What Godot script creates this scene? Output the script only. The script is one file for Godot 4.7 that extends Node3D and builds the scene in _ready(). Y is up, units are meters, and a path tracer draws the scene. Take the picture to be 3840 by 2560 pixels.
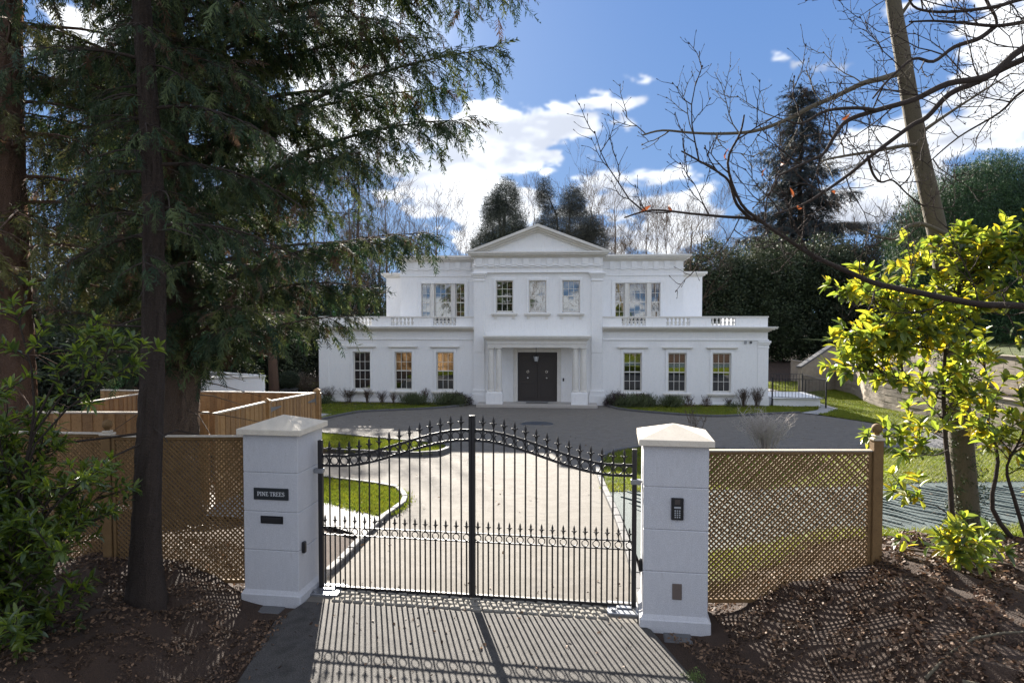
extends Node3D
# A white stucco mansion behind iron drive gates, low winter sun ahead. y up, metres, camera looks along -z.

class MB:
	var v := PackedVector3Array()
	var n := PackedVector3Array()
	var c := PackedColorArray()
	var uvs := PackedVector2Array()
	var use_col := false
	var use_uv := false
	var col := Color.WHITE
	var xf := Transform3D.IDENTITY
	func vert(p: Vector3, nn: Vector3, uv := Vector2.ZERO) -> void:
		v.append(xf * p)
		n.append((xf.basis * nn).normalized())
		if use_col: c.append(col)
		if use_uv: uvs.append(uv)
	func tri(a: Vector3, b: Vector3, d: Vector3) -> void:  # counter-clockwise seen from outside
		var nn := (b - a).cross(d - a).normalized()
		vert(a, nn); vert(d, nn); vert(b, nn)
	func quad(a: Vector3, b: Vector3, d: Vector3, e: Vector3) -> void:
		tri(a, b, d); tri(a, d, e)
	func box(x0: float, y0: float, z0: float, x1: float, y1: float, z1: float, bev := 0.0) -> void:
		var p := func(ix: int, iy: int, iz: int, ax: int) -> Vector3:
			var q := Vector3(x1 if ix else x0, y1 if iy else y0, z1 if iz else z0)
			if bev > 0.0:
				if ax != 0: q.x += -bev if ix else bev
				if ax != 1: q.y += -bev if iy else bev
				if ax != 2: q.z += -bev if iz else bev
			return q
		# faces
		quad(p.call(0,0,1,2), p.call(1,0,1,2), p.call(1,1,1,2), p.call(0,1,1,2))
		quad(p.call(1,0,0,2), p.call(0,0,0,2), p.call(0,1,0,2), p.call(1,1,0,2))
		quad(p.call(1,0,1,0), p.call(1,0,0,0), p.call(1,1,0,0), p.call(1,1,1,0))
		quad(p.call(0,0,0,0), p.call(0,0,1,0), p.call(0,1,1,0), p.call(0,1,0,0))
		quad(p.call(0,1,1,1), p.call(1,1,1,1), p.call(1,1,0,1), p.call(0,1,0,1))
		quad(p.call(0,0,0,1), p.call(1,0,0,1), p.call(1,0,1,1), p.call(0,0,1,1))
		if bev > 0.0:
			var o := Vector3((x0 + x1) / 2, (y0 + y1) / 2, (z0 + z1) / 2)
			for i in 2:
				for j in 2:
					qo(p.call(0,i,j,2), p.call(1,i,j,2), p.call(1,i,j,1), p.call(0,i,j,1), o)
					qo(p.call(i,0,j,0), p.call(i,1,j,0), p.call(i,1,j,2), p.call(i,0,j,2), o)
					qo(p.call(i,j,0,1), p.call(i,j,1,1), p.call(i,j,1,0), p.call(i,j,0,0), o)
					for k in 2: to(p.call(i,j,k,0), p.call(i,j,k,1), p.call(i,j,k,2), o)
	func to(a: Vector3, b: Vector3, d: Vector3, o: Vector3) -> void:  # facing away from o
		if (b - a).cross(d - a).dot(a - o) < 0: tri(a, d, b)
		else: tri(a, b, d)
	func qo(a: Vector3, b: Vector3, d: Vector3, e: Vector3, o: Vector3) -> void:
		if (b - a).cross(d - a).dot(a - o) < 0: quad(a, e, d, b)
		else: quad(a, b, d, e)
	# a box along a line from a to b: w across (horizontal), h across (other)
	func bar(a: Vector3, b: Vector3, w: float, h: float, bev := 0.0, upv := Vector3.UP) -> void:
		var y := (b - a).normalized()
		var x := upv.cross(y)
		if x.length() < 0.01: x = Vector3.RIGHT.cross(y) if absf(y.x) < 0.9 else Vector3.FORWARD.cross(y)
		x = x.normalized()
		var z := x.cross(y)
		var old := xf
		xf = xf * Transform3D(Basis(x, y, z), a)
		box(-w / 2, 0, -h / 2, w / 2, (b - a).length(), h / 2, bev)
		xf = old
	func tube(pts: Array, rad: Array, sides := 6, cap := true) -> void:
		var rings := []
		var t0: Vector3 = (pts[1] - pts[0]).normalized()
		var u := t0.cross(Vector3.UP if absf(t0.y) < 0.95 else Vector3.RIGHT).normalized()
		for i in pts.size():
			var t: Vector3 = (pts[mini(i + 1, pts.size() - 1)] - pts[maxi(i - 1, 0)]).normalized()
			u = (u - t * u.dot(t)).normalized()
			var w := t.cross(u)
			var ring := []
			for k in sides:
				var a := TAU * k / sides
				ring.append(u * cos(a) + w * sin(a))
			rings.append(ring)
		for i in pts.size() - 1:
			for k in sides:
				var k2 := (k + 1) % sides
				var na: Vector3 = rings[i][k]; var nb: Vector3 = rings[i][k2]; var nc: Vector3 = rings[i + 1][k2]; var nd: Vector3 = rings[i + 1][k]
				var a: Vector3 = pts[i] + na * rad[i]; var b: Vector3 = pts[i] + nb * rad[i]; var d: Vector3 = pts[i + 1] + nc * rad[i + 1]; var e: Vector3 = pts[i + 1] + nd * rad[i + 1]
				vert(a, na); vert(d, nc); vert(b, nb)
				vert(a, na); vert(e, nd); vert(d, nc)
		if cap and sides > 3:
			for k in range(1, sides - 1):
				tri(pts[0] + rings[0][0] * rad[0], pts[0] + rings[0][k + 1] * rad[0], pts[0] + rings[0][k] * rad[0])
				var m := pts.size() - 1
				tri(pts[m] + rings[m][0] * rad[m], pts[m] + rings[m][k] * rad[m], pts[m] + rings[m][k + 1] * rad[m])
	func lathe(prof: Array, sides := 12, o := Vector3.ZERO) -> void:  # [[r, y], ...] from the bottom up
		for i in prof.size() - 1:
			var r0: float = prof[i][0]; var y0: float = prof[i][1]; var r1: float = prof[i + 1][0]; var y1: float = prof[i + 1][1]
			var sl := Vector2(y1 - y0, r0 - r1).normalized()
			for k in sides:
				var a0 := TAU * k / sides; var a1 := TAU * (k + 1) / sides
				var d0 := Vector3(cos(a0), 0, sin(a0)); var d1 := Vector3(cos(a1), 0, sin(a1))
				var n0 := d0 * sl.x + Vector3.UP * sl.y; var n1 := d1 * sl.x + Vector3.UP * sl.y
				var a := o + d0 * r0 + Vector3.UP * y0; var b := o + d1 * r0 + Vector3.UP * y0
				var d := o + d1 * r1 + Vector3.UP * y1; var e := o + d0 * r1 + Vector3.UP * y1
				if r0 > 1e-5:
					vert(a, n0); vert(b, n1); vert(d, n1)
				if r1 > 1e-5:
					vert(a, n0); vert(d, n1); vert(e, n0)
	func ring(o: Vector3, r: float, w: float, h: float, sides := 18) -> void:  # flat ring in the xy plane
		for k in sides:
			var a0 := TAU * k / sides; var a1 := TAU * (k + 1) / sides
			var d0 := Vector3(cos(a0), sin(a0), 0); var d1 := Vector3(cos(a1), sin(a1), 0)
			var z := Vector3(0, 0, h / 2)
			var p0 := o + d0 * (r - w); var p1 := o + d1 * (r - w); var q0 := o + d0 * r; var q1 := o + d1 * r
			quad(p0 + z, q0 + z, q1 + z, p1 + z)
			quad(q0 - z, p0 - z, p1 - z, q1 - z)
			quad(q0 + z, q0 - z, q1 - z, q1 + z)
			quad(p0 - z, p0 + z, p1 + z, p1 - z)
	func prism(poly: Array, z0: float, z1: float) -> void:  # polygon (Vector2, any winding) in xy pushed from z0 to z1
		var pp := PackedVector2Array(poly)
		if Geometry2D.is_polygon_clockwise(pp): pp.reverse()
		var idx := Geometry2D.triangulate_polygon(pp)
		for i in range(0, idx.size(), 3):
			var a := pp[idx[i]]; var b := pp[idx[i + 1]]; var d := pp[idx[i + 2]]
			if (b - a).cross(d - a) < 0:
				var t := b; b = d; d = t
			tri(Vector3(a.x, a.y, z1), Vector3(b.x, b.y, z1), Vector3(d.x, d.y, z1))
			tri(Vector3(a.x, a.y, z0), Vector3(d.x, d.y, z0), Vector3(b.x, b.y, z0))
		for i in pp.size():
			var a := pp[i]; var b := pp[(i + 1) % pp.size()]
			quad(Vector3(a.x, a.y, z1), Vector3(a.x, a.y, z0), Vector3(b.x, b.y, z0), Vector3(b.x, b.y, z1))
	func mesh(m: Material = null) -> ArrayMesh:
		var arr := []
		arr.resize(Mesh.ARRAY_MAX)
		arr[Mesh.ARRAY_VERTEX] = v
		arr[Mesh.ARRAY_NORMAL] = n
		if use_col: arr[Mesh.ARRAY_COLOR] = c
		if use_uv: arr[Mesh.ARRAY_TEX_UV] = uvs
		var am := ArrayMesh.new()
		am.add_surface_from_arrays(Mesh.PRIMITIVE_TRIANGLES, arr)
		if m: am.surface_set_material(0, m)
		return am

var names := {}
var rng := RandomNumberGenerator.new()
var M := {}
const SUN_AZ := -0.2115   # radians, left of straight ahead
const SUN_EL := 0.405

func numbered(parent: Node, s: String) -> String:
	var key := str(parent.get_instance_id()) + s
	var k: int = names.get(key, 0)
	names[key] = k + 1
	return s if k == 0 else "%s_%03d" % [s, k]

func tag(o: Node, label: String, cat: String, group := "", kind := "") -> Node:
	if label: o.set_meta("label", label)
	if cat: o.set_meta("category", cat)
	if group: o.set_meta("group", group)
	if kind: o.set_meta("kind", kind)
	return o

func thing(called: String, label: String, cat: String, at := Vector3.ZERO, turn := 0.0, group := "") -> Node3D:
	var o := Node3D.new()
	o.name = numbered(self, called)
	add_child(o)
	o.position = at
	o.rotation.y = turn
	tag(o, label, cat, group)
	return o

func part(called: String, m: Mesh, parent: Node, at = null, material: Material = null) -> MeshInstance3D:
	var o := MeshInstance3D.new()
	o.name = numbered(parent, called)
	o.mesh = m
	if material: o.material_override = material
	if at is Transform3D: o.transform = at
	elif at is Vector3: o.position = at
	parent.add_child(o)
	return o

func struct(called: String, m: Mesh, label := "", at = null) -> MeshInstance3D:
	var o := part(called, m, self, at)
	tag(o, label, "", "", "structure")
	return o

func dup(src: Node3D, label := "", at = null, turn := 0.0, sc := 1.0) -> Node3D:
	var o: Node3D = src.duplicate()
	var base := String(src.name)
	if base.substr(base.length() - 3).is_valid_int(): base = base.substr(0, base.length() - 4)
	o.name = numbered(self, base)
	add_child(o)
	if at != null: o.position = at
	o.rotation.y = turn
	o.scale = Vector3.ONE * sc
	if label: o.set_meta("label", label)
	return o

func copies(called: String, m: Mesh, parent: Node, xfs: Array, cols = null, kind := "stuff") -> MultiMeshInstance3D:
	var mm := MultiMesh.new()
	mm.transform_format = MultiMesh.TRANSFORM_3D
	mm.use_colors = cols != null
	mm.mesh = m
	mm.instance_count = xfs.size()
	for i in xfs.size():
		mm.set_instance_transform(i, xfs[i])
		if cols != null: mm.set_instance_color(i, cols[i])
	var o := MultiMeshInstance3D.new()
	o.name = numbered(parent, called)
	o.multimesh = mm
	if kind: o.set_meta("kind", kind)
	parent.add_child(o)
	return o

# ---------- materials (colours given as linear, real-world values) ----------
func lin(r: float, g: float, b: float, a := 1.0) -> Color:
	var c := Color(r, g, b).linear_to_srgb()
	c.a = a
	return c

func flat_mat(called: String, c: Color, rough := 0.8, metal := 0.0, spec := 0.5) -> StandardMaterial3D:
	var m := StandardMaterial3D.new()
	m.resource_name = called
	m.albedo_color = c
	m.roughness = rough
	m.metallic = metal
	m.metallic_specular = spec
	M[called] = m
	return m

func noise_tex(freq: float, stops: Array, size := 512, oct := 5, type := FastNoiseLite.TYPE_SIMPLEX_SMOOTH, sd := 1) -> NoiseTexture2D:
	var nz := FastNoiseLite.new()
	nz.noise_type = type
	nz.frequency = freq
	nz.fractal_octaves = oct
	nz.seed = sd
	if type == FastNoiseLite.TYPE_CELLULAR: nz.cellular_return_type = FastNoiseLite.RETURN_CELL_VALUE
	var t := NoiseTexture2D.new()
	t.width = size
	t.height = size
	t.seamless = true
	t.noise = nz
	var g := Gradient.new()
	var offs := PackedFloat32Array()
	var cs := PackedColorArray()
	for i in stops.size():
		offs.append(float(i) / maxf(1.0, stops.size() - 1))
		cs.append(stops[i])
	g.offsets = offs
	g.colors = cs
	t.color_ramp = g
	return t

var height_cache := {}
func height_tex(freq: float, oct := 4, type := FastNoiseLite.TYPE_SIMPLEX_SMOOTH) -> NoiseTexture2D:
	var key := str(freq, oct, type)
	if not height_cache.has(key):
		height_cache[key] = noise_tex(freq, [Color.BLACK, Color.WHITE], 512, oct, type, 7)
	return height_cache[key]

# a mottled surface: noise between colours, tile metres wide, with a broad second pattern multiplied over it and fine relief
func surf(called: String, stops: Array, tile: float, freq: float, rough := 0.85, bump := 0.0, bump_freq := 0.05, broad = null, broad_tile := 9.0, oct := 5) -> StandardMaterial3D:
	var m := flat_mat(called, Color.WHITE, rough)
	m.albedo_texture = noise_tex(freq, stops, 512, oct, FastNoiseLite.TYPE_SIMPLEX_SMOOTH, called.hash() % 1000)
	m.uv1_triplanar = true
	m.uv1_world_triplanar = true
	m.uv1_scale = Vector3.ONE / tile
	if bump != 0.0:
		m.heightmap_enabled = true
		m.heightmap_texture = height_tex(bump_freq)
		m.heightmap_scale = bump
	if broad != null:
		m.detail_enabled = true
		m.detail_blend_mode = BaseMaterial3D.BLEND_MODE_MUL
		m.detail_uv_layer = BaseMaterial3D.DETAIL_UV_2
		m.detail_albedo = noise_tex(0.012, broad, 512, 5, FastNoiseLite.TYPE_SIMPLEX_SMOOTH, called.hash() % 777)
		m.uv2_triplanar = true
		m.uv2_world_triplanar = true
		m.uv2_scale = Vector3.ONE / broad_tile
	return m

func tinted(called: String, rough := 0.7, back := 0.0, spec := 0.5) -> StandardMaterial3D:  # takes its colour from vertices or copies
	var m := flat_mat(called, Color.WHITE, rough, 0.0, spec)
	m.vertex_color_use_as_albedo = true
	if back > 0.0:
		m.backlight_enabled = true
		m.backlight = Color(back, back, back).linear_to_srgb()
	return m

func leaf_mat(called: String, c: Color, through: Color, rough := 0.5) -> StandardMaterial3D:
	var m := flat_mat(called, c, rough)
	m.backlight_enabled = true
	m.backlight = through
	return m

func make_materials() -> void:
	var w := 0.89
	surf("stucco", [lin(w * .93, w * .94, w * .95), lin(w, w, w), lin(w * .97, w * .97, w * .96)], 1.7, 0.02, 0.9, 0.25, 0.06, [lin(.92, .915, .90), lin(1, 1, 1), lin(.97, .97, .965), lin(1, 1, 1)], 6.0)
	surf("trim_paint", [lin(.72, .70, .65), lin(.79, .77, .725)], 1.3, 0.02, 0.75, 0.08, 0.05, [lin(.9, .89, .87), lin(1, 1, 1)], 3.0)
	surf("pillar_render", [lin(.30, .30, .32), lin(.66, .66, .68), lin(.44, .44, .46), lin(.70, .70, .72)], 0.6, 0.09, 0.92, 0.35, 0.12, [lin(.88, .87, .86), lin(1, 1, 1), lin(.95, .95, .95), lin(1, 1, 1)], 1.8)
	surf("cap_stone", [lin(.60, .53, .43), lin(.72, .65, .54), lin(.66, .6, .5)], 0.7, 0.04, 0.85, 0.15, 0.1, [lin(.86, .85, .84), lin(1, 1, 1)], 1.4)
	surf("step_stone", [lin(.36, .33, .30), lin(.48, .45, .41)], 0.8, 0.03, 0.6)
	surf("black_iron", [lin(.011, .010, .011), lin(.018, .016, .017)], 0.3, 0.05, 0.55, 0.03, 0.1)
	surf("galvanised", [lin(.25, .26, .28), lin(.42, .43, .45)], 0.2, 0.05, 0.42)
	M.galvanised.metallic = 0.85
	surf("chrome", [lin(.7, .7, .68), lin(.8, .8, .78)], 0.2, 0.05, 0.2)
	M.chrome.metallic = 1.0
	surf("door_paint", [lin(.022, .018, .017), lin(.040, .033, .030), lin(.028, .024, .022)], 0.5, 0.05, 0.5, 0.05, 0.1)
	surf("gravel_resin", [lin(.082, .074, .064), lin(.205, .185, .158), lin(.13, .117, .10), lin(.26, .238, .206)], 0.9, 0.13, 0.9, 0.5, 0.14, [lin(.62, .62, .63), lin(1, 1, 1), lin(.80, .79, .77), lin(1, 1, 1)], 3.5)
	surf("kerb_stone", [lin(.075, .075, .08), lin(.15, .147, .145)], 0.5, 0.05, 0.8, 0.2, 0.1)
	surf("pale_paving", [lin(.27, .265, .26), lin(.38, .37, .355)], 1.2, 0.03, 0.85, 0.1, 0.1)
	surf("tarmac", [lin(.017, .0155, .0145), lin(.105, .095, .085), lin(.037, .034, .031), lin(.18, .165, .148)], 0.9, 0.075, 0.85, 0.7, 0.14, [lin(.45, .44, .43), lin(1, 1, 1), lin(.6, .59, .58)], 2.6)
	surf("lane_asphalt", [lin(.13, .13, .13), lin(.22, .215, .21)], 0.8, 0.06, 0.9)  # unseen lane kept pale so it bounces more sun
	surf("sett_stone", [lin(.13, .12, .10), lin(.25, .23, .195), lin(.18, .165, .14)], 0.35, 0.05, 0.85, 0.5, 0.1)
	surf("soil", [lin(.021, .012, .008), lin(.066, .038, .024), lin(.036, .021, .013)], 0.8, 0.06, 0.95, 1.5, 0.08, [lin(.6, .58, .55), lin(1, 1, 1)], 3.0)
	surf("turf", [lin(.040, .060, .010), lin(.10, .125, .020), lin(.065, .09, .014), lin(.14, .14, .035)], 0.8, 0.06, 0.95, 2.0, 0.12, [lin(.5, .52, .45), lin(1, 1, 1), lin(.8, .72, .55), lin(1, 1, 1)], 2.5)
	surf("new_timber", [lin(.28, .155, .062), lin(.44, .265, .12), lin(.35, .205, .085)], 0.6, 0.02, 0.75, 0.1, 0.05, [lin(.8, .77, .72), lin(1, 1, 1)], 1.1)
	surf("new_timber_dark", [lin(.24, .135, .058), lin(.38, .23, .11)], 0.5, 0.02, 0.75, 0.1, 0.05, [lin(.8, .77, .72), lin(1, 1, 1)], 1.3)
	surf("capping", [lin(.46, .40, .32), lin(.62, .55, .46)], 0.6, 0.03, 0.6)
	surf("trellis_timber", [lin(.115, .064, .025), lin(.215, .128, .050), lin(.165, .096, .037)], 0.5, 0.03, 0.8, 0.1, 0.06, [lin(.75, .72, .65), lin(1, 1, 1)], 1.0)
	surf("sleeper_timber", [lin(.25, .205, .155), lin(.40, .345, .275), lin(.33, .275, .215)], 0.7, 0.03, 0.85, 0.2, 0.05, [lin(.72, .7, .66), lin(1, 1, 1)], 2.0)
	surf("bark_dark", [lin(.020, .014, .011), lin(.065, .046, .036), lin(.035, .025, .02)], 0.5, 0.05, 0.95, 2.5, 0.06)
	surf("bark_red", [lin(.05, .030, .021), lin(.19, .115, .078), lin(.10, .062, .043)], 0.6, 0.05, 0.95, 3.0, 0.05)
	surf("bark_furrowed", [lin(.028, .021, .017), lin(.17, .125, .095), lin(.07, .052, .04), lin(.13, .10, .08)], 0.6, 0.06, 0.95, 3.0, 0.05)
	surf("bark_grey", [lin(.060, .050, .032), lin(.125, .105, .07), lin(.085, .072, .047)], 0.5, 0.04, 0.9, 0.6, 0.08)
	surf("bark_far", [lin(.070, .050, .036), lin(.14, .10, .072)], 0.8, 0.03, 0.95)
	surf("bark_pale", [lin(.36, .32, .29), lin(.56, .51, .47)], 0.5, 0.04, 0.9)
	surf("net_cloth", [lin(.030, .055, .055), lin(.06, .09, .09), lin(.05, .08, .08)], 0.4, 0.05, 0.8, 0.6, 0.06, [lin(.7, .72, .7), lin(1, 1, 1)], 2.0)
	surf("slate_roof", [lin(.05, .06, .075), lin(.09, .10, .12)], 0.8, 0.04, 0.35)
	for b in ["bark_dark", "bark_red", "bark_furrowed"]: M[b].uv1_scale = Vector3(4.0, 1.1, 4.0)
	M.stucco.uv2_scale = Vector3(0.8, 0.13, 0.8)
	M.pillar_render.uv2_scale = Vector3(1.6, 0.4, 1.6)
	flat_mat("glass", lin(.19, .20, .205), 0.015, 1.0, 1.0)
	M.glass.clearcoat_enabled = true
	M.glass.clearcoat = 1.0
	M.glass.clearcoat_roughness = 0.01
	flat_mat("old_wire", lin(.10, .10, .10), 0.7, 0.4)
	flat_mat("black_plastic", lin(.012, .012, .014), 0.35)
	flat_mat("plaque_slate", lin(.018, .022, .026), 0.45)
	flat_mat("letter_white", lin(.72, .73, .74), 0.6)
	flat_mat("brown_plate", lin(.13, .10, .085), 0.5)
	flat_mat("grey_plastic", lin(.35, .36, .37), 0.5)
	flat_mat("lamp_glass", lin(.55, .56, .56), 0.15)
	tinted("litter", 0.65, 0.5, 0.4)
	tinted("needles", 0.7, 0.6, 0.5)
	tinted("far_leaf", 0.7, 0.2, 0.5)
	tinted("blade", 0.6, 0.9, 0.4)
	tinted("twig", 0.9)
	tinted("broadleaf", 0.42, 1.0, 0.5)

# ---------- lie of the land ----------
func ss(a: float, b: float, x: float) -> float:
	var t := clampf((x - a) / (b - a), 0.0, 1.0)
	return t * t * (3.0 - 2.0 * t)

func land(x: float, z: float) -> float:
	var d := -z
	var y := -0.70 * clampf((d - 9.0) / 22.0, 0.0, 1.0)
	y += 0.44 * ss(-2.95, -4.4, x) * (1.0 - ss(9.3, 12.0, d)) * ss(-2.0, 3.0, d)
	y += 0.66 * ss(2.25, 4.5, x) * (1.0 - ss(8.7, 10.4, d)) * ss(-2.0, 3.0, d)
	y += 1.6 * ss(46.0, 90.0, d)
	return y

func bumps(x: float, z: float) -> float:  # loose soil outside the drive
	var m := maxf(ss(-2.9, -3.6, x + 0.12 * z + 1.0), ss(2.5, 3.1, x))
	if z > -8.0: m = maxf(ss(-2.75, -3.3, x), ss(1.95, 2.5, x))
	m *= 1.0 - ss(8.4, 9.6, -z)
	return m * (0.05 * sin(x * 3.1 + z * 1.7) + 0.04 * sin(x * 5.3 - z * 4.1 + 1.0) + 0.03 * sin(x * 9.0 + z * 8.0))

# lays a sheet with a polygonal outline over the land, cell by cell
func sheet(outline: Array, lift: float, mat: Material, cell := 1.0, skirt := 0.0) -> MB:
	var poly := PackedVector2Array()
	for i in range(0, outline.size(), 2): poly.append(Vector2(outline[i], outline[i + 1]))
	return sheet_poly(poly, lift, cell, skirt)

func sheet_poly(poly: PackedVector2Array, lift: float, cell := 1.0, skirt := 0.0) -> MB:
	var mb := MB.new()
	var lo := poly[0]
	var hi := poly[0]
	for p in poly:
		lo = lo.min(p); hi = hi.max(p)
	var x := floorf(lo.x / cell) * cell
	while x < hi.x:
		var z := floorf(lo.y / cell) * cell
		while z < hi.y:
			var cellp := PackedVector2Array([Vector2(x, z), Vector2(x + cell, z), Vector2(x + cell, z + cell), Vector2(x, z + cell)])
			for piece in Geometry2D.intersect_polygons(poly, cellp):
				var idx := Geometry2D.triangulate_polygon(piece)
				for i in range(0, idx.size(), 3):
					var q := []
					for k in 3:
						var p: Vector2 = piece[idx[i + k]]
						q.append(Vector3(p.x, land(p.x, p.y) + lift, p.y))
					if (q[1] - q[0]).cross(q[2] - q[0]).y < 0: mb.tri(q[0], q[2], q[1])
					else: mb.tri(q[0], q[1], q[2])
			z += cell
		x += cell
	if skirt > 0.0:
		var n := poly.size()
		var cw := Geometry2D.is_polygon_clockwise(poly)
		for i in n:
			var a := poly[i]; var b := poly[(i + 1) % n]
			var a3 := Vector3(a.x, land(a.x, a.y) + lift, a.y); var b3 := Vector3(b.x, land(b.x, b.y) + lift, b.y)
			var dn := Vector3(0, -skirt, 0)
			if cw: mb.quad(a3, a3 + dn, b3 + dn, b3)
			else: mb.quad(b3, b3 + dn, a3 + dn, a3)
	return mb

func smooth_line(pts: Array, step := 0.25) -> Array:  # flat list x, z -> Catmull-Rom points as Vector2
	var p := []
	for i in range(0, pts.size(), 2): p.append(Vector2(pts[i], pts[i + 1]))
	var out := []
	for i in p.size() - 1:
		var a: Vector2 = p[maxi(i - 1, 0)]; var b: Vector2 = p[i]; var c: Vector2 = p[i + 1]; var d: Vector2 = p[mini(i + 2, p.size() - 1)]
		var n := maxi(1, int(b.distance_to(c) / step))
		for k in n:
			out.append(b.cubic_interpolate(c, a, d, float(k) / n))
	out.append(p[-1])
	return out

func flatten(a: Array) -> Array:
	var o := []
	for p in a:
		o.append(p.x); o.append(p.y)
	return o

# kerb: a row of edging blocks along a line, each block a part of its own
func kerb(called: String, label: String, line: Array, w := 0.11, h := 0.09, piece := 0.45) -> void:
	var o := thing(called, label, "kerb")
	var pts := smooth_line(line, 0.08)
	var acc := 0.0
	var start := 0
	for i in range(1, pts.size()):
		acc += pts[i].distance_to(pts[i - 1])
		if acc >= piece or i == pts.size() - 1:
			var a: Vector2 = pts[start]; var b: Vector2 = pts[i]
			var d := (b - a).normalized() * 0.006
			a += d; b -= d
			var mb := MB.new()
			var hh := h + rng.randf_range(-0.006, 0.006)
			var a3 := Vector3(a.x, land(a.x, a.y) + hh / 2 - 0.05, a.y); var b3 := Vector3(b.x, land(b.x, b.y) + hh / 2 - 0.05, b.y)
			mb.bar(a3, b3, w, hh + 0.1, 0.012)
			part("edging_block", mb.mesh(M.kerb_stone), o)
			acc = 0.0
			start = i

const DRIVE := [-2.53, -8.25, -2.50, -9.10, -2.44, -9.69, -2.37, -10.80, -2.28, -12.01, -2.12, -12.78, -2.10, -13.28, -2.25, -13.90, -2.48, -14.41, -2.86, -14.67, -3.54, -15.05, -4.26, -15.44, -5.3, -16.0, -5.35, -18.0, -5.35, -19.17, -4.42, -18.9, -3.37, -18.6, -2.37, -18.52, -1.94, -18.85, -1.85, -19.72, -2.12, -20.29, -2.62, -20.47, -3.83, -21.12, -5.13, -21.89, -6.20, -22.47, -7.4, -23.1, -8.0, -24.6, -7.79, -25.78, -7.54, -26.69, -7.34, -27.74, -6.71, -29.56, -5.93, -30.11, -3.79, -31.06, -2.90, -31.59, -2.11, -32.52, -1.5, -33.6, 4.0, -33.2, 4.46, -32.26, 4.97, -30.68, 6.14, -29.33, 7.30, -28.42, 8.32, -27.91, 9.49, -28.22, 10.56, -28.70, 12.43, -29.33, 12.91, -28.62, 13.35, -27.29, 13.68, -26.14, 13.73, -24.11, 13.2, -22.6, 12.0, -20.6, 9.0, -19.2, 6.22, -19.39, 5.41, -19.78, 4.51, -19.97, 3.81, -19.87, 3.15, -19.39, 2.61, -18.67, 2.19, -17.22, 2.01, -15.36, 1.93, -13.5, 1.86, -11.78, 1.70, -9.49, 1.43, -7.66]

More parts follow.
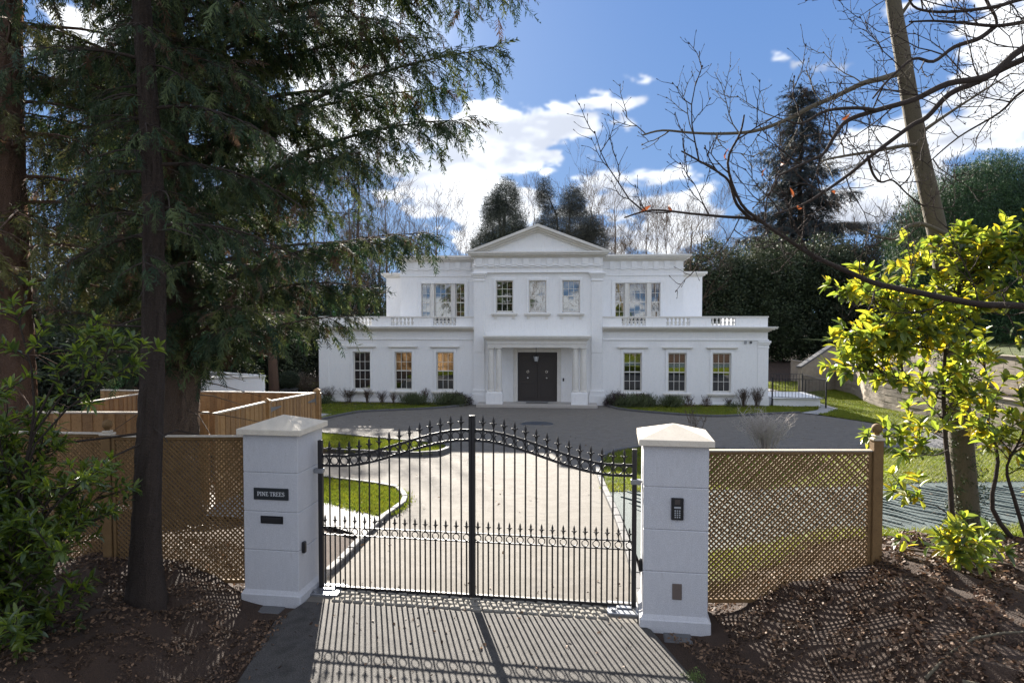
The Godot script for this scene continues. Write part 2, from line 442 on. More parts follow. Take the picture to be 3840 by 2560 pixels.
func build_ground() -> void:
	# one sheet to the horizon: fine near the camera, coarse far away
	var mb := MB.new()
	var xs := []
	var zs := []
	var x := -9.0
	while x <= 9.01:
		xs.append(x); x += 0.3
	var far := [11.0, 13.0, 16.0, 20.0, 25.0, 32.0, 45.0, 70.0, 120.0, 250.0, 600.0]
	for f in far:
		xs.append(f); xs.push_front(-f)
	var z := -12.0
	while z <= -2.99:
		zs.append(z); z += 0.3
	for f in [-13.0, -14.5, -16.5, -19.0, -22.0, -25.0, -28.0, -31.0, -36.0, -46.0, -60.0, -90.0, -150.0, -300.0, -700.0]: zs.push_front(f)
	for f in [-2.0, 0.0, 3.0, 8.0, 15.0, 30.0, 60.0, 150.0, 500.0]: zs.append(f)
	for i in xs.size() - 1:
		for j in zs.size() - 1:
			var q := []
			for k in [[0, 0], [0, 1], [1, 1], [1, 0]]:
				var px: float = xs[i + k[0]]; var pz: float = zs[j + k[1]]
				q.append(Vector3(px, land(px, pz) - 0.05 + bumps(px, pz), pz))
			mb.quad(q[0], q[1], q[2], q[3])
	struct("ground", mb.mesh(M.soil), "dark bare soil and woodland floor under the whole scene")
	var d := sheet(DRIVE, 0.0, null)
	struct("driveway", d.mesh(M.gravel_resin), "beige bonded gravel drive and turning circle in front of the mansion")
	# dark tarmac apron in front of the gates, flaring towards the lane
	var ap := [-2.53, -8.25, 1.43, -7.66, 1.55, -7.5, 1.80, -6.2, 2.6, -4.2, 4.5, -2.0, 6.0, 4.0, -6.0, 4.0, -4.6, -2.0, -3.1, -4.6, -2.62, -6.4, -2.72, -7.7]
	struct("tarmac_apron", sheet(ap, 0.004, null, 0.6).mesh(M.tarmac), "dark worn tarmac apron in front of the gates")
	# lawns
	var lawn_a := [-2.20, -12.15, -2.05, -12.78, -2.04, -13.28, -2.2, -13.85, -2.48, -14.38, -2.86, -14.64, -3.54, -15.02, -4.26, -15.41, -5.6, -16.1, -5.6, -13.9, -3.7, -13.26, -2.74, -12.45]
	lawn("lawn_beside_path", lawn_a, "small sunlit lawn left of the drive, nearest the gates", 0.03, 1400)
	var lawn_b := [-7.5, -20.0, -5.35, -19.19, -4.42, -18.92, -3.37, -18.64, -2.37, -18.58, -2.02, -18.87, -1.93, -19.70, -2.18, -20.21, -2.66, -20.40, -3.87, -21.05, -5.17, -21.82, -6.24, -22.4, -7.4, -23.0, -8.6, -22.6]
	lawn("lawn_peninsula", lawn_b, "tongue of lawn ringed by a kerb between two arms of the drive", 0.07, 1800)
	var lawn_c := [-9.1, -25.3, -7.9, -25.78, -7.62, -26.69, -7.43, -27.4, -7.18, -28.6, -6.78, -29.6, -5.98, -30.18, -3.84, -31.14, -2.95, -31.68, -2.3, -32.5, -2.3, -33.1, -6.0, -33.1, -12.4, -33.9, -12.4, -31.2, -9.2, -29.9, -7.6, -28.9, -7.7, -27.6, -8.6, -27.7, -9.4, -27.6]
	lawn("lawn_strip_before_left_wing", lawn_c, "shaded lawn strip along the foot of the left wing", 0.03, 1500)
	var lawn_d := [4.3, -32.9, 4.56, -32.2, 5.07, -30.76, 6.2, -29.43, 7.34, -28.52, 8.34, -28.01, 9.47, -28.32, 10.54, -28.8, 12.4, -29.42, 13.6, -30.5, 14.3, -31.7, 12.2, -32.0, 8.0, -32.4]
	lawn("lawn_strip_before_right_wing", lawn_d, "shaded lawn strip along the foot of the right wing", 0.03, 1500)
	var lawn_e := [13.05, -28.72, 13.45, -27.29, 13.78, -26.14, 13.83, -24.3, 14.7, -24.1, 15.5, -21.5, 17.85, -19.5, 17.4, -24.0, 17.2, -27.0, 17.0, -29.0, 17.05, -31.0, 17.5, -33.6, 18.5, -36.6, 18.7, -44.0, 15.3, -44.0, 15.25, -40.4, 15.25, -37.55, 15.1, -33.92, 15.03, -31.11, 13.9, -29.5]
	lawn("lawn_below_retaining_wall", lawn_e, "sunlit lawn right of the mansion below the timber retaining wall", 0.03, 6000)
	var lawn_f := [1.93, -14.2, 2.12, -15.36, 2.3, -17.2, 2.7, -18.6, 3.2, -19.3, 3.83, -19.77, 4.5, -19.87, 5.41, -19.68, 6.22, -19.29, 9.0, -19.1, 11.4, -19.8, 12.3, -19.4, 14.0, -19.2, 17.8, -18.6, 18.0, -15.4, 9.54, -15.1, 8.24, -14.8, 2.60, -14.1]
	lawn("lawn_right_of_drive", lawn_f, "sunlit lawn right of the drive beyond the netted bank", 0.03, 5000)
	lawn("lawn_left_of_mansion", [-19.0, -46.0, -11.9, -46.0, -11.9, -34.5, -12.6, -31.2, -14.5, -33.4, -19.0, -36.0], "lawn in broken shade left of the mansion by the clipped ball", 0.03, 2500)
	# pale paths
	struct("path_to_side_gate", sheet([-2.31, -12.05, -2.74, -12.42, -3.7, -13.23, -5.6, -13.9, -7.0, -14.2, -7.0, -12.4, -5.6, -12.2, -3.23, -11.6, -2.42, -10.92, -2.36, -11.2], 0.02, null).mesh(M.pale_paving), "pale stone path left of the drive")
	struct("path_before_left_wing", sheet([-7.66, -27.6, -7.55, -28.8, -9.2, -29.85, -12.4, -31.15, -12.4, -29.2, -9.4, -27.65, -8.6, -27.75], 0.022, null).mesh(M.pale_paving), "pale path at the corner of the left wing")
	struct("path_beside_right_wing", sheet([12.46, -29.40, 13.67, -30.45, 14.40, -31.72, 14.55, -33.0, 14.5, -34.4, 13.8, -37.0, 13.8, -46.0, 15.1, -46.0, 15.16, -37.55, 15.02, -33.92, 14.95, -31.11, 13.80, -29.45, 12.97, -28.75], 0.022, null).mesh(M.pale_paving), "pale path leading round the right wing")
	# kerbs
	kerb("drive_kerb", "pale grey kerb curving round the near left lawn from the gate", [-2.50, -9.10, -2.44, -9.69, -2.37, -10.80, -2.28, -12.01, -2.12, -12.78, -2.10, -13.28, -2.25, -13.90, -2.48, -14.41, -2.86, -14.67, -3.54, -15.05, -4.26, -15.44, -5.3, -16.0])
	kerb("drive_kerb", "raised kerb round the tongue of lawn between two arms of the drive", [-7.3, -19.9, -5.35, -19.17, -4.42, -18.9, -3.37, -18.6, -2.37, -18.52, -1.94, -18.85, -1.85, -19.72, -2.12, -20.29, -2.62, -20.47, -3.83, -21.12, -5.13, -21.89, -6.20, -22.47, -7.4, -23.1], 0.13, 0.13)
	kerb("drive_kerb", "dark kerb along the lawn strip of the left wing", [-8.0, -24.9, -7.79, -25.78, -7.54, -26.69, -7.34, -27.74, -6.71, -29.56, -5.93, -30.11, -3.79, -31.06, -2.90, -31.59, -2.11, -32.52], 0.1, 0.09, 0.6)
	kerb("drive_kerb", "dark kerb along the lawn strip of the right wing", [4.2, -32.9, 4.46, -32.26, 4.97, -30.68, 6.14, -29.33, 7.30, -28.42, 8.32, -27.91, 9.49, -28.22, 10.56, -28.70, 12.43, -29.33], 0.1, 0.09, 0.6)
	kerb("drive_kerb", "pale kerb on the right edge of the drive inside the gates", [1.55, -7.95, 1.70, -9.49, 1.86, -11.78, 1.93, -13.5, 2.01, -15.36, 2.19, -17.22, 2.61, -18.67, 3.15, -19.39, 3.81, -19.87, 4.51, -19.97, 5.41, -19.78, 6.22, -19.39, 9.0, -19.2])
	# dark weed netting held on the bank by pale cords
	var net := sheet([1.83, -9.75, 1.95, -11.78, 2.0, -13.5, 2.04, -14.15, 2.60, -14.15, 8.24, -14.85, 9.54, -15.15, 16.0, -15.5, 16.0, -12.5, 6.97, -11.1, 5.98, -10.8], 0.015, null, 0.5)
	struct("netted_bank", net.mesh(M.net_cloth), "bank covered with dark green weed netting")
	var cord := MB.new()
	for i in 62:
		var x0 := 1.2 + i * 0.24
		var pts := []
		var rr := []
		for k in 9:
			var px := x0 + k * 0.27 + 0.05 * sin(k * 2.0 + i)
			var pz := -14.6 + k * 0.5 + 0.03 * sin(i * 1.7 + k)
			var zmin := -14.1 - maxf(0.0, px - 2.6) * 0.11
			var zmax := -9.75 - maxf(0.0, px - 1.9) * 0.27
			if pz > zmax or pz < zmin or px < 2.05: continue
			pts.append(Vector3(px, land(px, pz) + 0.03 + 0.015 * sin(k * 3.0 + i * 2.0), pz))
			rr.append(0.02 + 0.012 * sin(i * 3.3 + k))
		if pts.size() > 1: cord.tube(pts, rr, 5)
	flat_mat("net_cord", lin(.10, .14, .14), 0.8)
	var co := part("netting_folds", cord.mesh(M.net_cord), self)
	tag(co, "pale folds of the weed netting running down the bank", "netting", "", "stuff")
	# verge grass behind the right trellis
	lawn("verge_grass", [2.1, -9.6, 5.98, -10.75, 6.97, -11.05, 9.0, -11.6, 9.0, -9.4, 5.5, -9.0, 2.1, -8.6], "bright verge grass behind the right trellis", 0.0, 2600)
	# a drain cover and a wet patch on the drive
	var mh := MB.new()
	mh.lathe([[0.62, 0.0], [0.62, 0.006], [0.0, 0.007]], 24)
	flat_mat("wet_patch", lin(.07, .08, .10), 0.3)
	var dm := part("drain_cover", mh.mesh(M.wet_patch), self, Vector3(0.95, land(0, -25.6) + 0.002, -25.6))
	tag(dm, "dark round drain cover in the drive before the portico", "drain cover")

func inside(poly: PackedVector2Array, p: Vector2) -> bool:
	return Geometry2D.is_point_in_polygon(p, poly)

var tuft_mesh: ArrayMesh
func lawn(called: String, outline: Array, label: String, lift: float, tufts: int) -> void:
	var poly := PackedVector2Array()
	for i in range(0, outline.size(), 2): poly.append(Vector2(outline[i], outline[i + 1]))
	struct(called, sheet_poly(poly, lift, 1.0, lift + 0.08).mesh(M.turf), label)
	if tuft_mesh == null:
		var mb := MB.new()
		var r := RandomNumberGenerator.new()
		r.seed = 5
		for i in 26:
			var a := r.randf() * TAU
			var o := Vector3(r.randf_range(-.09, .09), 0, r.randf_range(-.09, .09))
			var out := Vector3(cos(a), 0, sin(a))
			var side := Vector3(-out.z, 0, out.x) * 0.0045
			var h := r.randf_range(0.025, 0.055)
			var t := o + out * h * 0.7 + Vector3.UP * h
			mb.tri(o - side, o + side, t)
		tuft_mesh = mb.mesh(M.blade)
	var lo := poly[0]
	var hi := poly[0]
	for p in poly:
		lo = lo.min(p); hi = hi.max(p)
	var xfs := []
	var cols := []
	var tries := 0
	while xfs.size() < tufts and tries < tufts * 12:
		tries += 1
		var p := Vector2(rng.randf_range(lo.x, hi.x), rng.randf_range(lo.y, hi.y))
		if not inside(poly, p): continue
		var s := rng.randf_range(0.7, 1.6)
		xfs.append(Transform3D(Basis(Vector3.UP, rng.randf() * TAU).scaled(Vector3(s * 1.3, s, s * 1.3)), Vector3(p.x, land(p.x, p.y) + lift - 0.004, p.y)))
		var g := rng.randf()
		var k := rng.randf_range(0.75, 1.25)
		cols.append(Color((0.14 + 0.11 * g) * k, (0.205 + 0.05 * g) * k, 0.018 * k))
	var o := copies("grass_of_" + called, tuft_mesh, self, xfs, cols)
	tag(o, "short grass blades of the " + label, "grass")

# ---------- the mansion ----------
# a wall slab with rectangular openings [x0, x1, y0, y1]
func pierced(x0: float, x1: float, y0: float, y1: float, z0: float, z1: float, holes: Array) -> MB:
	var mb := MB.new()
	var xs := [x0, x1]
	for h in holes:
		xs.append(h[0]); xs.append(h[1])
	xs.sort()
	for i in xs.size() - 1:
		var a: float = xs[i]; var b: float = xs[i + 1]
		if b - a < 1e-4: continue
		var spans := []
		for h in holes:
			if h[0] <= a + 1e-4 and h[1] >= b - 1e-4: spans.append([h[2], h[3]])
		spans.sort_custom(func(p, q): return p[0] < q[0])
		var y := y0
		for s in spans:
			if s[0] > y: mb.box(a, y, z0, b, s[0], z1)
			y = s[1]
		if y < y1: mb.box(a, y, z0, b, y1, z1)
	return mb

func moulding(x0: float, x1: float, z: float, steps: Array, back := 0.3, left := true, right := true) -> MB:
	# stacked courses [y0, y1, out]: each runs out in front of z, and past the ends where the wall turns
	var mb := MB.new()
	for s in steps:
		mb.box(x0 - (s[2] if left else 0.0), s[0], z - back, x1 + (s[2] if right else 0.0), s[1], z + s[2], minf(0.008, s[2] * 0.2))
	return mb

func sash(house: Node3D, cx: float, y0: float, y1: float, w: float, z: float, cols: int, rows: int) -> MeshInstance3D:
	# a sliding sash window: frame, glazing bars and every pane; its front edge sits at z
	var fr := MB.new()
	var x0 := cx - w / 2; var x1 := cx + w / 2
	fr.box(x0 - 0.05, y0 - 0.05, z - 0.09, x0, y1 + 0.05, z, 0.004)
	fr.box(x1, y0 - 0.05, z - 0.09, x1 + 0.05, y1 + 0.05, z, 0.004)
	fr.box(x0, y1, z - 0.09, x1, y1 + 0.05, z, 0.004)
	fr.box(x0, y0 - 0.06, z - 0.09, x1, y0, z, 0.004)
	var win := part("window", fr.mesh(M.trim_paint), house)
	var mid := (y0 + y1) / 2
	var rail := MB.new()
	rail.box(x0, mid - 0.025, z - 0.075, x1, mid + 0.025, z - 0.012, 0.004)
	part("meeting_rail", rail.mesh(M.trim_paint), win)
	var pw := w / cols
	var ph := (y1 - y0) / rows
	for i in range(1, cols):
		var b := MB.new()
		b.box(x0 + i * pw - 0.010, y0, z - 0.066, x0 + i * pw + 0.010, mid - 0.025, z - 0.034)
		b.box(x0 + i * pw - 0.010, mid + 0.025, z - 0.058, x0 + i * pw + 0.010, y1, z - 0.026)
		part("glazing_bar", b.mesh(M.trim_paint), win)
	for j in range(1, rows):
		if j * 2 == rows: continue
		var b := MB.new()
		var y := y0 + j * ph
		for i in cols:
			b.box(x0 + i * pw + (0.010 if i else 0.0), y - 0.010, z - (0.064 if y < mid else 0.056), x0 + (i + 1) * pw - (0.010 if i < cols - 1 else 0.0), y + 0.010, z - (0.036 if y < mid else 0.028))
		part("glazing_bar", b.mesh(M.trim_paint), win)
	for i in cols:
		for j in rows:
			var p := MB.new()
			var zz := z - (0.050 if j * 2 < rows else 0.042)
			# each pane sits a hair out of true, as old glass does
			var tx := rng.randf_range(-0.0005, 0.0005); var ty := rng.randf_range(-0.0005, 0.0005)
			var a := Vector3(x0 + i * pw + 0.006, y0 + j * ph + 0.006, zz + tx); var b := Vector3(x0 + (i + 1) * pw - 0.006, y0 + j * ph + 0.006, zz + ty)
			var d := Vector3(b.x, y0 + (j + 1) * ph - 0.006, zz - tx); var e := Vector3(a.x, d.y, zz - ty)
			p.quad(a, b, d, e)
			var k := Vector3(0, 0, -0.006)
			p.quad(b + k, a + k, e + k, d + k)
			part("pane", p.mesh(M.glass), win)
	return win

func surround(win: Node, x0: float, x1: float, y0: float, y1: float, hx0: float, hx1: float, hy0: float, hy1: float, z: float) -> void:
	# architrave round an opening h inside the outline x0..x1, y0..y1
	var mb := MB.new()
	mb.box(x0, y0, z, hx0, y1, z + 0.055, 0.008)
	mb.box(hx1, y0, z, x1, y1, z + 0.055, 0.008)
	mb.box(hx0, hy1, z, hx1, y1, z + 0.055, 0.008)
	if hy0 > y0: mb.box(hx0, y0, z, hx1, hy0, z + 0.055, 0.008)
	part("surround", mb.mesh(M.stucco), win)

func wing_windows(house: Node3D, xs: Array) -> void:
	for cx in xs:
		var w := sash(house, cx, 0.70, 2.45, 0.76, -0.09, 3, 4)
		surround(w, cx - 0.55, cx + 0.55, 0.585, 2.68, cx - 0.435, cx + 0.435, 0.585, 2.505, 0.0)
		var hood := MB.new()
		hood.box(cx - 0.60, 2.682, 0.0, cx + 0.60, 2.72, 0.06, 0.006)
		hood.box(cx - 0.72, 2.72, 0.0, cx + 0.72, 2.79, 0.14, 0.012)
		part("hood", hood.mesh(M.trim_paint), w)
		var sill := MB.new()
		sill.box(cx - 0.66, 0.50, 0.0, cx + 0.66, 0.582, 0.13, 0.012)
		sill.box(cx - 0.60, 0.42, 0.0, cx + 0.60, 0.498, 0.07, 0.008)
		part("sill", sill.mesh(M.trim_paint), w)

func frieze_blocks(house: Node3D, x0: float, x1: float, z: float, n: int) -> void:
	var pitch := (x1 - x0) / n
	for i in n:
		var cx := x0 + (i + 0.5) * pitch
		var mb := MB.new()
		mb.box(cx - pitch * 0.25, 6.70, z, cx + pitch * 0.25, 7.02, z + 0.075, 0.008)
		mb.box(cx - pitch * 0.25, 6.605, z, cx + pitch * 0.25, 6.652, z + 0.085, 0.006)
		part("frieze_block", mb.mesh(M.stucco), house)

func baluster_mesh() -> ArrayMesh:
	var mb := MB.new()
	mb.lathe([[0.0, 0.0], [0.07, 0.0], [0.07, 0.03], [0.035, 0.05], [0.05, 0.09], [0.072, 0.14], [0.055, 0.21], [0.032, 0.26], [0.032, 0.28], [0.055, 0.31], [0.068, 0.335], [0.068, 0.38], [0.0, 0.38]], 10)
	return mb.mesh(M.trim_paint)

func build_house() -> void:
	var H := thing("mansion", "large white stucco mansion with pediment, portico and balustraded wings", "house", Vector3(1.26, -0.70, -32.9), deg_to_rad(-4.3))
	var S = M.stucco
	var T = M.trim_paint
	var wl := [-8.69, -6.61, -4.54]
	var wr := [4.52, 6.62, 8.70]
	# ground-floor wings
	for side in 2:
		var xs: Array = wl if side == 0 else wr
		var x0 := -10.81 if side == 0 else 3.09
		var x1 := -3.09 if side == 0 else 10.81
		var holes := []
		for cx in xs: holes.append([cx - 0.435, cx + 0.435, 0.63, 2.505])
		var mb := pierced(x0, x1, -0.4, 3.76, -0.32, 0.0, holes)
		var sx := -10.81 if side == 0 else 10.49
		mb.box(sx, -0.4, -11.0, sx + 0.32, 3.76, -0.321)
		mb.box(x0 + 0.01, 3.55, -10.9, x1 - 0.01, 3.78, -0.33)  # terrace floor
		mb.box(-10.8 if side == 0 else 3.09, -0.4, -11.3, -3.09 if side == 0 else 10.8, 3.74, -11.0)
		part("wing_wall", mb.mesh(S), H)
		for cx in xs:
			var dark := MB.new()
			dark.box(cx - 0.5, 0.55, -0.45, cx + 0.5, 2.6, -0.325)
			part("black_backing", dark.mesh(M.black_plastic), H)  # black slab stands in for the darkness of the room
		wing_windows(H, xs)
		# frieze line, cornice, parapet
		var L := side == 0
		part("frieze_band", moulding(x0, x1, 0.0, [[3.10, 3.15, 0.05]], 0.1, L, not L).mesh(S), H)
		part("cornice", moulding(x0, x1, 0.0, [[3.50, 3.545, 0.06], [3.545, 3.60, 0.14], [3.60, 3.655, 0.26], [3.655, 3.72, 0.36], [3.72, 3.75, 0.39]], 0.3, L, not L).mesh(T), H)
		var bal := []
		for c in [4.565, 6.65, 8.76]: bal.append(-c if L else c)
		var ph := []
		for c in bal: ph.append([c - 0.565, c + 0.565, 3.80, 4.16])
		var pm := pierced(x0, x1, 3.752, 4.18, -0.22, -0.02, ph)
		var ex := -10.81 if L else 10.61
		pm.box(ex, 3.752, -9.0, ex + 0.2, 4.18, -0.221)
		part("parapet", pm.mesh(S), H)
		var cm := moulding(x0, x1, -0.02, [[4.182, 4.245, 0.04]], 0.26, L, not L)
		cm.box(ex - 0.04, 4.183, -9.0, ex + 0.24, 4.243, -0.281)
		part("coping", cm.mesh(T), H)
		var bm := baluster_mesh()
		for c in bal:
			for k in 6:
				part("baluster", bm, H, Transform3D(Basis.from_scale(Vector3(1, 0.36 / 0.38, 1)), Vector3(c - 0.47 + k * 0.188, 3.80, -0.12)))
		# corner pilaster
		var px := -10.81 if L else 10.35
		var pil := moulding(px, px + 0.46, 0.0, [[-0.4, 0.36, 0.08], [0.36, 0.46, 0.06], [0.46, 2.74, 0.035], [2.74, 2.79, 0.06], [2.79, 2.90, 0.05], [2.90, 2.99, 0.09], [2.99, 3.09, 0.13]], 0.2, L, not L)
		part("corner_pilaster", pil.mesh(S), H)
		# plinth course
		part("plinth", moulding(-10.35 if L else 3.12, -3.12 if L else 10.35, 0.0, [[-0.4, 0.14, 0.04]], 0.1, false, false).mesh(S), H)
	# upper wings set back behind the terrace
	for side in 2:
		var L := side == 0
		var x0 := -7.22 if L else 3.0
		var x1 := -3.0 if L else 7.22
		var c := -4.99 if L else 4.955
		var hole := [c - 1.13, c + 1.13, 3.9, 5.93]
		var mb := pierced(x0, x1, 3.70, 7.05, -2.3, -2.0, [hole])
		var sx := -7.22 if L else 6.92
		mb.box(sx, 3.70, -9.0, sx + 0.3, 7.05, -2.301)
		mb.box(x0 + 0.02, 7.0, -9.0, x1 - 0.02, 7.2, -2.31)
		mb.box(x0, 3.7, -9.3, x1, 7.05, -9.0)
		part("upper_wall", mb.mesh(S), H)
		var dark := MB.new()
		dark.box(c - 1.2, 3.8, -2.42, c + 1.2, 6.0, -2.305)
		part("black_backing", dark.mesh(M.black_plastic), H)  # black slab painted dark in place of an unlit upper room
		var w0 := sash(H, c, 4.02, 5.89, 0.78, -2.09, 3, 4)
		sash(H, c - 0.90, 4.02, 5.89, 0.39, -2.09, 2, 4)
		sash(H, c + 0.90, 4.02, 5.89, 0.39, -2.09, 2, 4)
		var mul := MB.new()
		for s in [-1, 1]: mul.box(c + s * 0.55 - 0.098, 3.9, -2.2, c + s * 0.55 + 0.098, 5.93, -1.99, 0.006)
		part("mullion", mul.mesh(T), w0)
		surround(w0, c - 1.30, c + 1.30, 3.8, 6.09, c - 1.13, c + 1.13, 3.8, 5.93, -2.0)
		part("frieze_band", moulding(x0, x1, -2.0, [[6.30, 6.345, 0.05], [6.652, 6.70, 0.06]], 0.1, L, not L).mesh(S), H)
		frieze_blocks(H, x0 + (0.0 if L else 0.4), x1 - (0.4 if L else 0.0), -2.0, 7)
		part("cornice", moulding(x0, x1, -2.0, [[7.02, 7.08, 0.07], [7.08, 7.15, 0.17], [7.15, 7.24, 0.28], [7.24, 7.34, 0.36]], 0.3, L, not L).mesh(T), H)
		# the block further back
		var bx0 := -8.75 if L else 7.22
		var bx1 := -7.22 if L else 8.75
		var bm := MB.new()
		bm.box(bx0, 3.7, -10.0, bx1, 6.40, -5.0)
		part("rear_wall", bm.mesh(S), H)
		part("cornice", moulding(bx0, bx1, -5.0, [[6.40, 6.46, 0.05], [6.46, 6.55, 0.14], [6.55, 6.68, 0.24]], 0.3, L, not L).mesh(T), H)
	# central bay
	var ch := []
	var cwx := [-1.61, -0.02, 1.58]
	for cx in cwx: ch.append([cx - 0.42, cx + 0.42, 4.44, 5.955])
	ch.append([-0.98, 0.92, 0.13, 2.52])
	var cb := pierced(-2.58, 2.55, -0.4, 6.33, -0.15, 0.17, ch)
	cb.box(-3.09, -0.4, -9.0, -2.79, 7.10, -0.051)
	cb.box(2.77, -0.4, -9.0, 3.07, 7.10, -0.051)
	cb.box(-3.07, 7.0, -9.0, 3.05, 7.2, -0.06)
	part("central_wall", cb.mesh(S), H)
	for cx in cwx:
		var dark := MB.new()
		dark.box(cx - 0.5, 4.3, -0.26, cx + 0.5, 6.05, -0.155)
		part("black_backing", dark.mesh(M.black_plastic), H)  # black slab in place of the shade inside the central rooms
	for cx in cwx:
		var w := sash(H, cx, 4.51, 5.905, 0.735, 0.10, 3, 4)
		surround(w, cx - 0.53, cx + 0.53, 4.39, 6.07, cx - 0.42, cx + 0.42, 4.39, 5.955, 0.17)
		var sill := MB.new()
		sill.box(cx - 0.64, 4.30, 0.17, cx + 0.64, 4.386, 0.32, 0.012)
		sill.box(cx - 0.58, 4.25, 0.17, cx + 0.58, 4.298, 0.25, 0.008)
		sill.box(cx - 0.50, 4.12, 0.17, cx - 0.38, 4.248, 0.24, 0.01)
		sill.box(cx + 0.38, 4.12, 0.17, cx + 0.50, 4.248, 0.24, 0.01)
		part("sill", sill.mesh(T), w)
	for side in 2:
		var x0 := -3.09 if side == 0 else 2.55
		var x1 := -2.58 if side == 0 else 3.07
		part("pilaster", moulding(x0, x1, 0.25, [[-0.4, 0.46, 0.12], [0.46, 0.52, 0.10], [0.52, 0.62, 0.06], [0.62, 0.70, 0.07], [0.70, 2.50, 0.0], [2.51, 5.93, 0.0], [5.93, 5.98, 0.04], [5.98, 6.10, 0.0], [6.10, 6.19, 0.05], [6.19, 6.26, 0.10], [6.26, 6.32, 0.14]], 0.30).mesh(S), H)
	part("architrave", moulding(-3.09, 3.07, 0.25, [[6.322, 6.37, 0.05], [6.37, 6.56, 0.0], [6.56, 6.60, 0.04], [6.60, 6.652, 0.0], [6.652, 6.70, 0.06], [6.70, 7.03, 0.0]], 0.3).mesh(S), H)
	frieze_blocks(H, -3.09, 3.07, 0.25, 11)
	part("cornice", moulding(-3.09, 3.07, 0.25, [[7.03, 7.09, 0.06], [7.09, 7.15, 0.14], [7.15, 7.23, 0.24], [7.23, 7.315, 0.30]], 0.3).mesh(T), H)
	var tym := MB.new()
	tym.prism([Vector2(-2.95, 7.317), Vector2(2.93, 7.317), Vector2(-0.01, 8.45)], -1.5, 0.20)
	part("tympanum", tym.mesh(S), H)
	var rk := MB.new()
	for lay in [[0.0, 0.12, 0.56], [0.12, 0.22, 0.44], [0.22, 0.32, 0.33]]:
		var ang := atan2(8.61 - 7.34, 3.36)
		var off: float = lay[0] / cos(ang); var off2: float = lay[1] / cos(ang)
		var k := 3.36 / (8.61 - 7.34)
		var y0 := 7.319
		for s in [-1.0, 1.0]:
			var poly := [Vector2(s * (8.61 - off - y0) * k, y0), Vector2(0, 8.61 - off), Vector2(0, 8.61 - off2), Vector2(s * (8.61 - off2 - y0) * k, y0)]
			rk.xf = Transform3D(Basis.IDENTITY, Vector3(-0.01, 0, 0))
			rk.prism(poly, -1.4, lay[2])
	part("raking_cornice", rk.mesh(T), H)
	var rf := MB.new()
	rf.prism([Vector2(-3.36, 7.33), Vector2(3.34, 7.33), Vector2(-0.01, 8.595)], -9.0, -1.402)
	part("roof", rf.mesh(M.slate_roof), H)
	var door_block := MB.new()
	door_block.box(-1.1, 0.05, -0.35, 1.1, 2.7, -0.16)
	door_block.box(-0.06, 0.14, -0.16, 0.01, 2.51, -0.003)
	part("light_block_behind_doors", door_block.mesh(M.black_plastic), H)  # black block added behind the doors to stop light showing through
	var rear := MB.new()
	rear.box(-3.08, -0.4, -9.3, 3.06, 7.1, -9.0)
	part("rear_wall", rear.mesh(S), H)
	# doors
	for s in 2:
		var d := MB.new()
		var x0 := -0.96 if s == 0 else -0.02
		var x1 := -0.03 if s == 0 else 0.90
		d.box(x0, 0.14, 0.0, x1, 2.51, 0.06, 0.004)
		var door := part("door", d.mesh(M.door_paint), H)
		var pn := MB.new()
		for pr in [[0.30, 1.05], [1.18, 2.38]]:
			for fr in [[x0 + 0.12, x0 + 0.16, pr[0], pr[1]], [x1 - 0.16, x1 - 0.12, pr[0], pr[1]], [x0 + 0.16, x1 - 0.16, pr[0], pr[0] + 0.04], [x0 + 0.16, x1 - 0.16, pr[1] - 0.04, pr[1]]]:
				pn.box(fr[0], fr[2], 0.06, fr[1], fr[3], 0.073, 0.004)
		part("door_moulding", pn.mesh(M.door_paint), door)
		var hx := -0.49 if s == 0 else 0.42
		var kn := MB.new()
		kn.ring(Vector3(hx, 1.575, 0.085), 0.058, 0.016, 0.018)
		kn.box(hx - 0.012, 1.62, 0.06, hx + 0.012, 1.645, 0.10, 0.003)
		part("door_knocker", kn.mesh(M.chrome), door)
		var kb := MB.new()
		kb.lathe([[0.012, 0.0], [0.012, 0.03], [0.038, 0.05], [0.04, 0.07], [0.02, 0.09], [0.0, 0.092]], 12)
		part("door_knob", kb.mesh(M.chrome), door, Transform3D(Basis(Vector3.RIGHT, PI / 2), Vector3(hx, 1.275, 0.06)))
	var ds := MB.new()
	ds.box(-1.17, 0.13, 0.17, -0.98, 2.69, 0.21, 0.008)
	ds.box(0.92, 0.13, 0.17, 1.11, 2.69, 0.21, 0.008)
	ds.box(-0.98, 2.52, 0.17, 0.92, 2.69, 0.21, 0.008)
	part("door_surround", ds.mesh(T), H)
	# portico
	var st := MB.new()
	st.box(-2.85, -0.3, 0.18, 2.80, 0.13, 1.36, 0.015)
	part("entrance_step", st.mesh(M.step_stone), H)
	part("entablature", moulding(-2.31, 2.28, 1.22, [[2.79, 2.955, 0.0], [2.955, 3.12, 0.025], [3.12, 3.17, 0.07], [3.17, 3.23, 0.13], [3.23, 3.29, 0.19], [3.29, 3.33, 0.21]], 1.05).mesh(T), H)
	for cx in [-2.17, -1.80, 1.78, 2.15]:
		var col := MB.new()
		var o := Vector3(cx, 0, 1.05)
		col.lathe([[0.165, 0.722], [0.175, 0.75], [0.165, 0.785], [0.152, 0.80], [0.150, 1.3], [0.142, 1.9], [0.122, 2.62], [0.135, 2.64], [0.135, 2.66], [0.122, 2.675], [0.122, 2.70], [0.15, 2.735], [0.15, 2.74]], 24, o)
		col.box(cx - 0.16, 2.74, 0.89, cx + 0.16, 2.788, 1.21, 0.005)
		part("column", col.mesh(T), H)
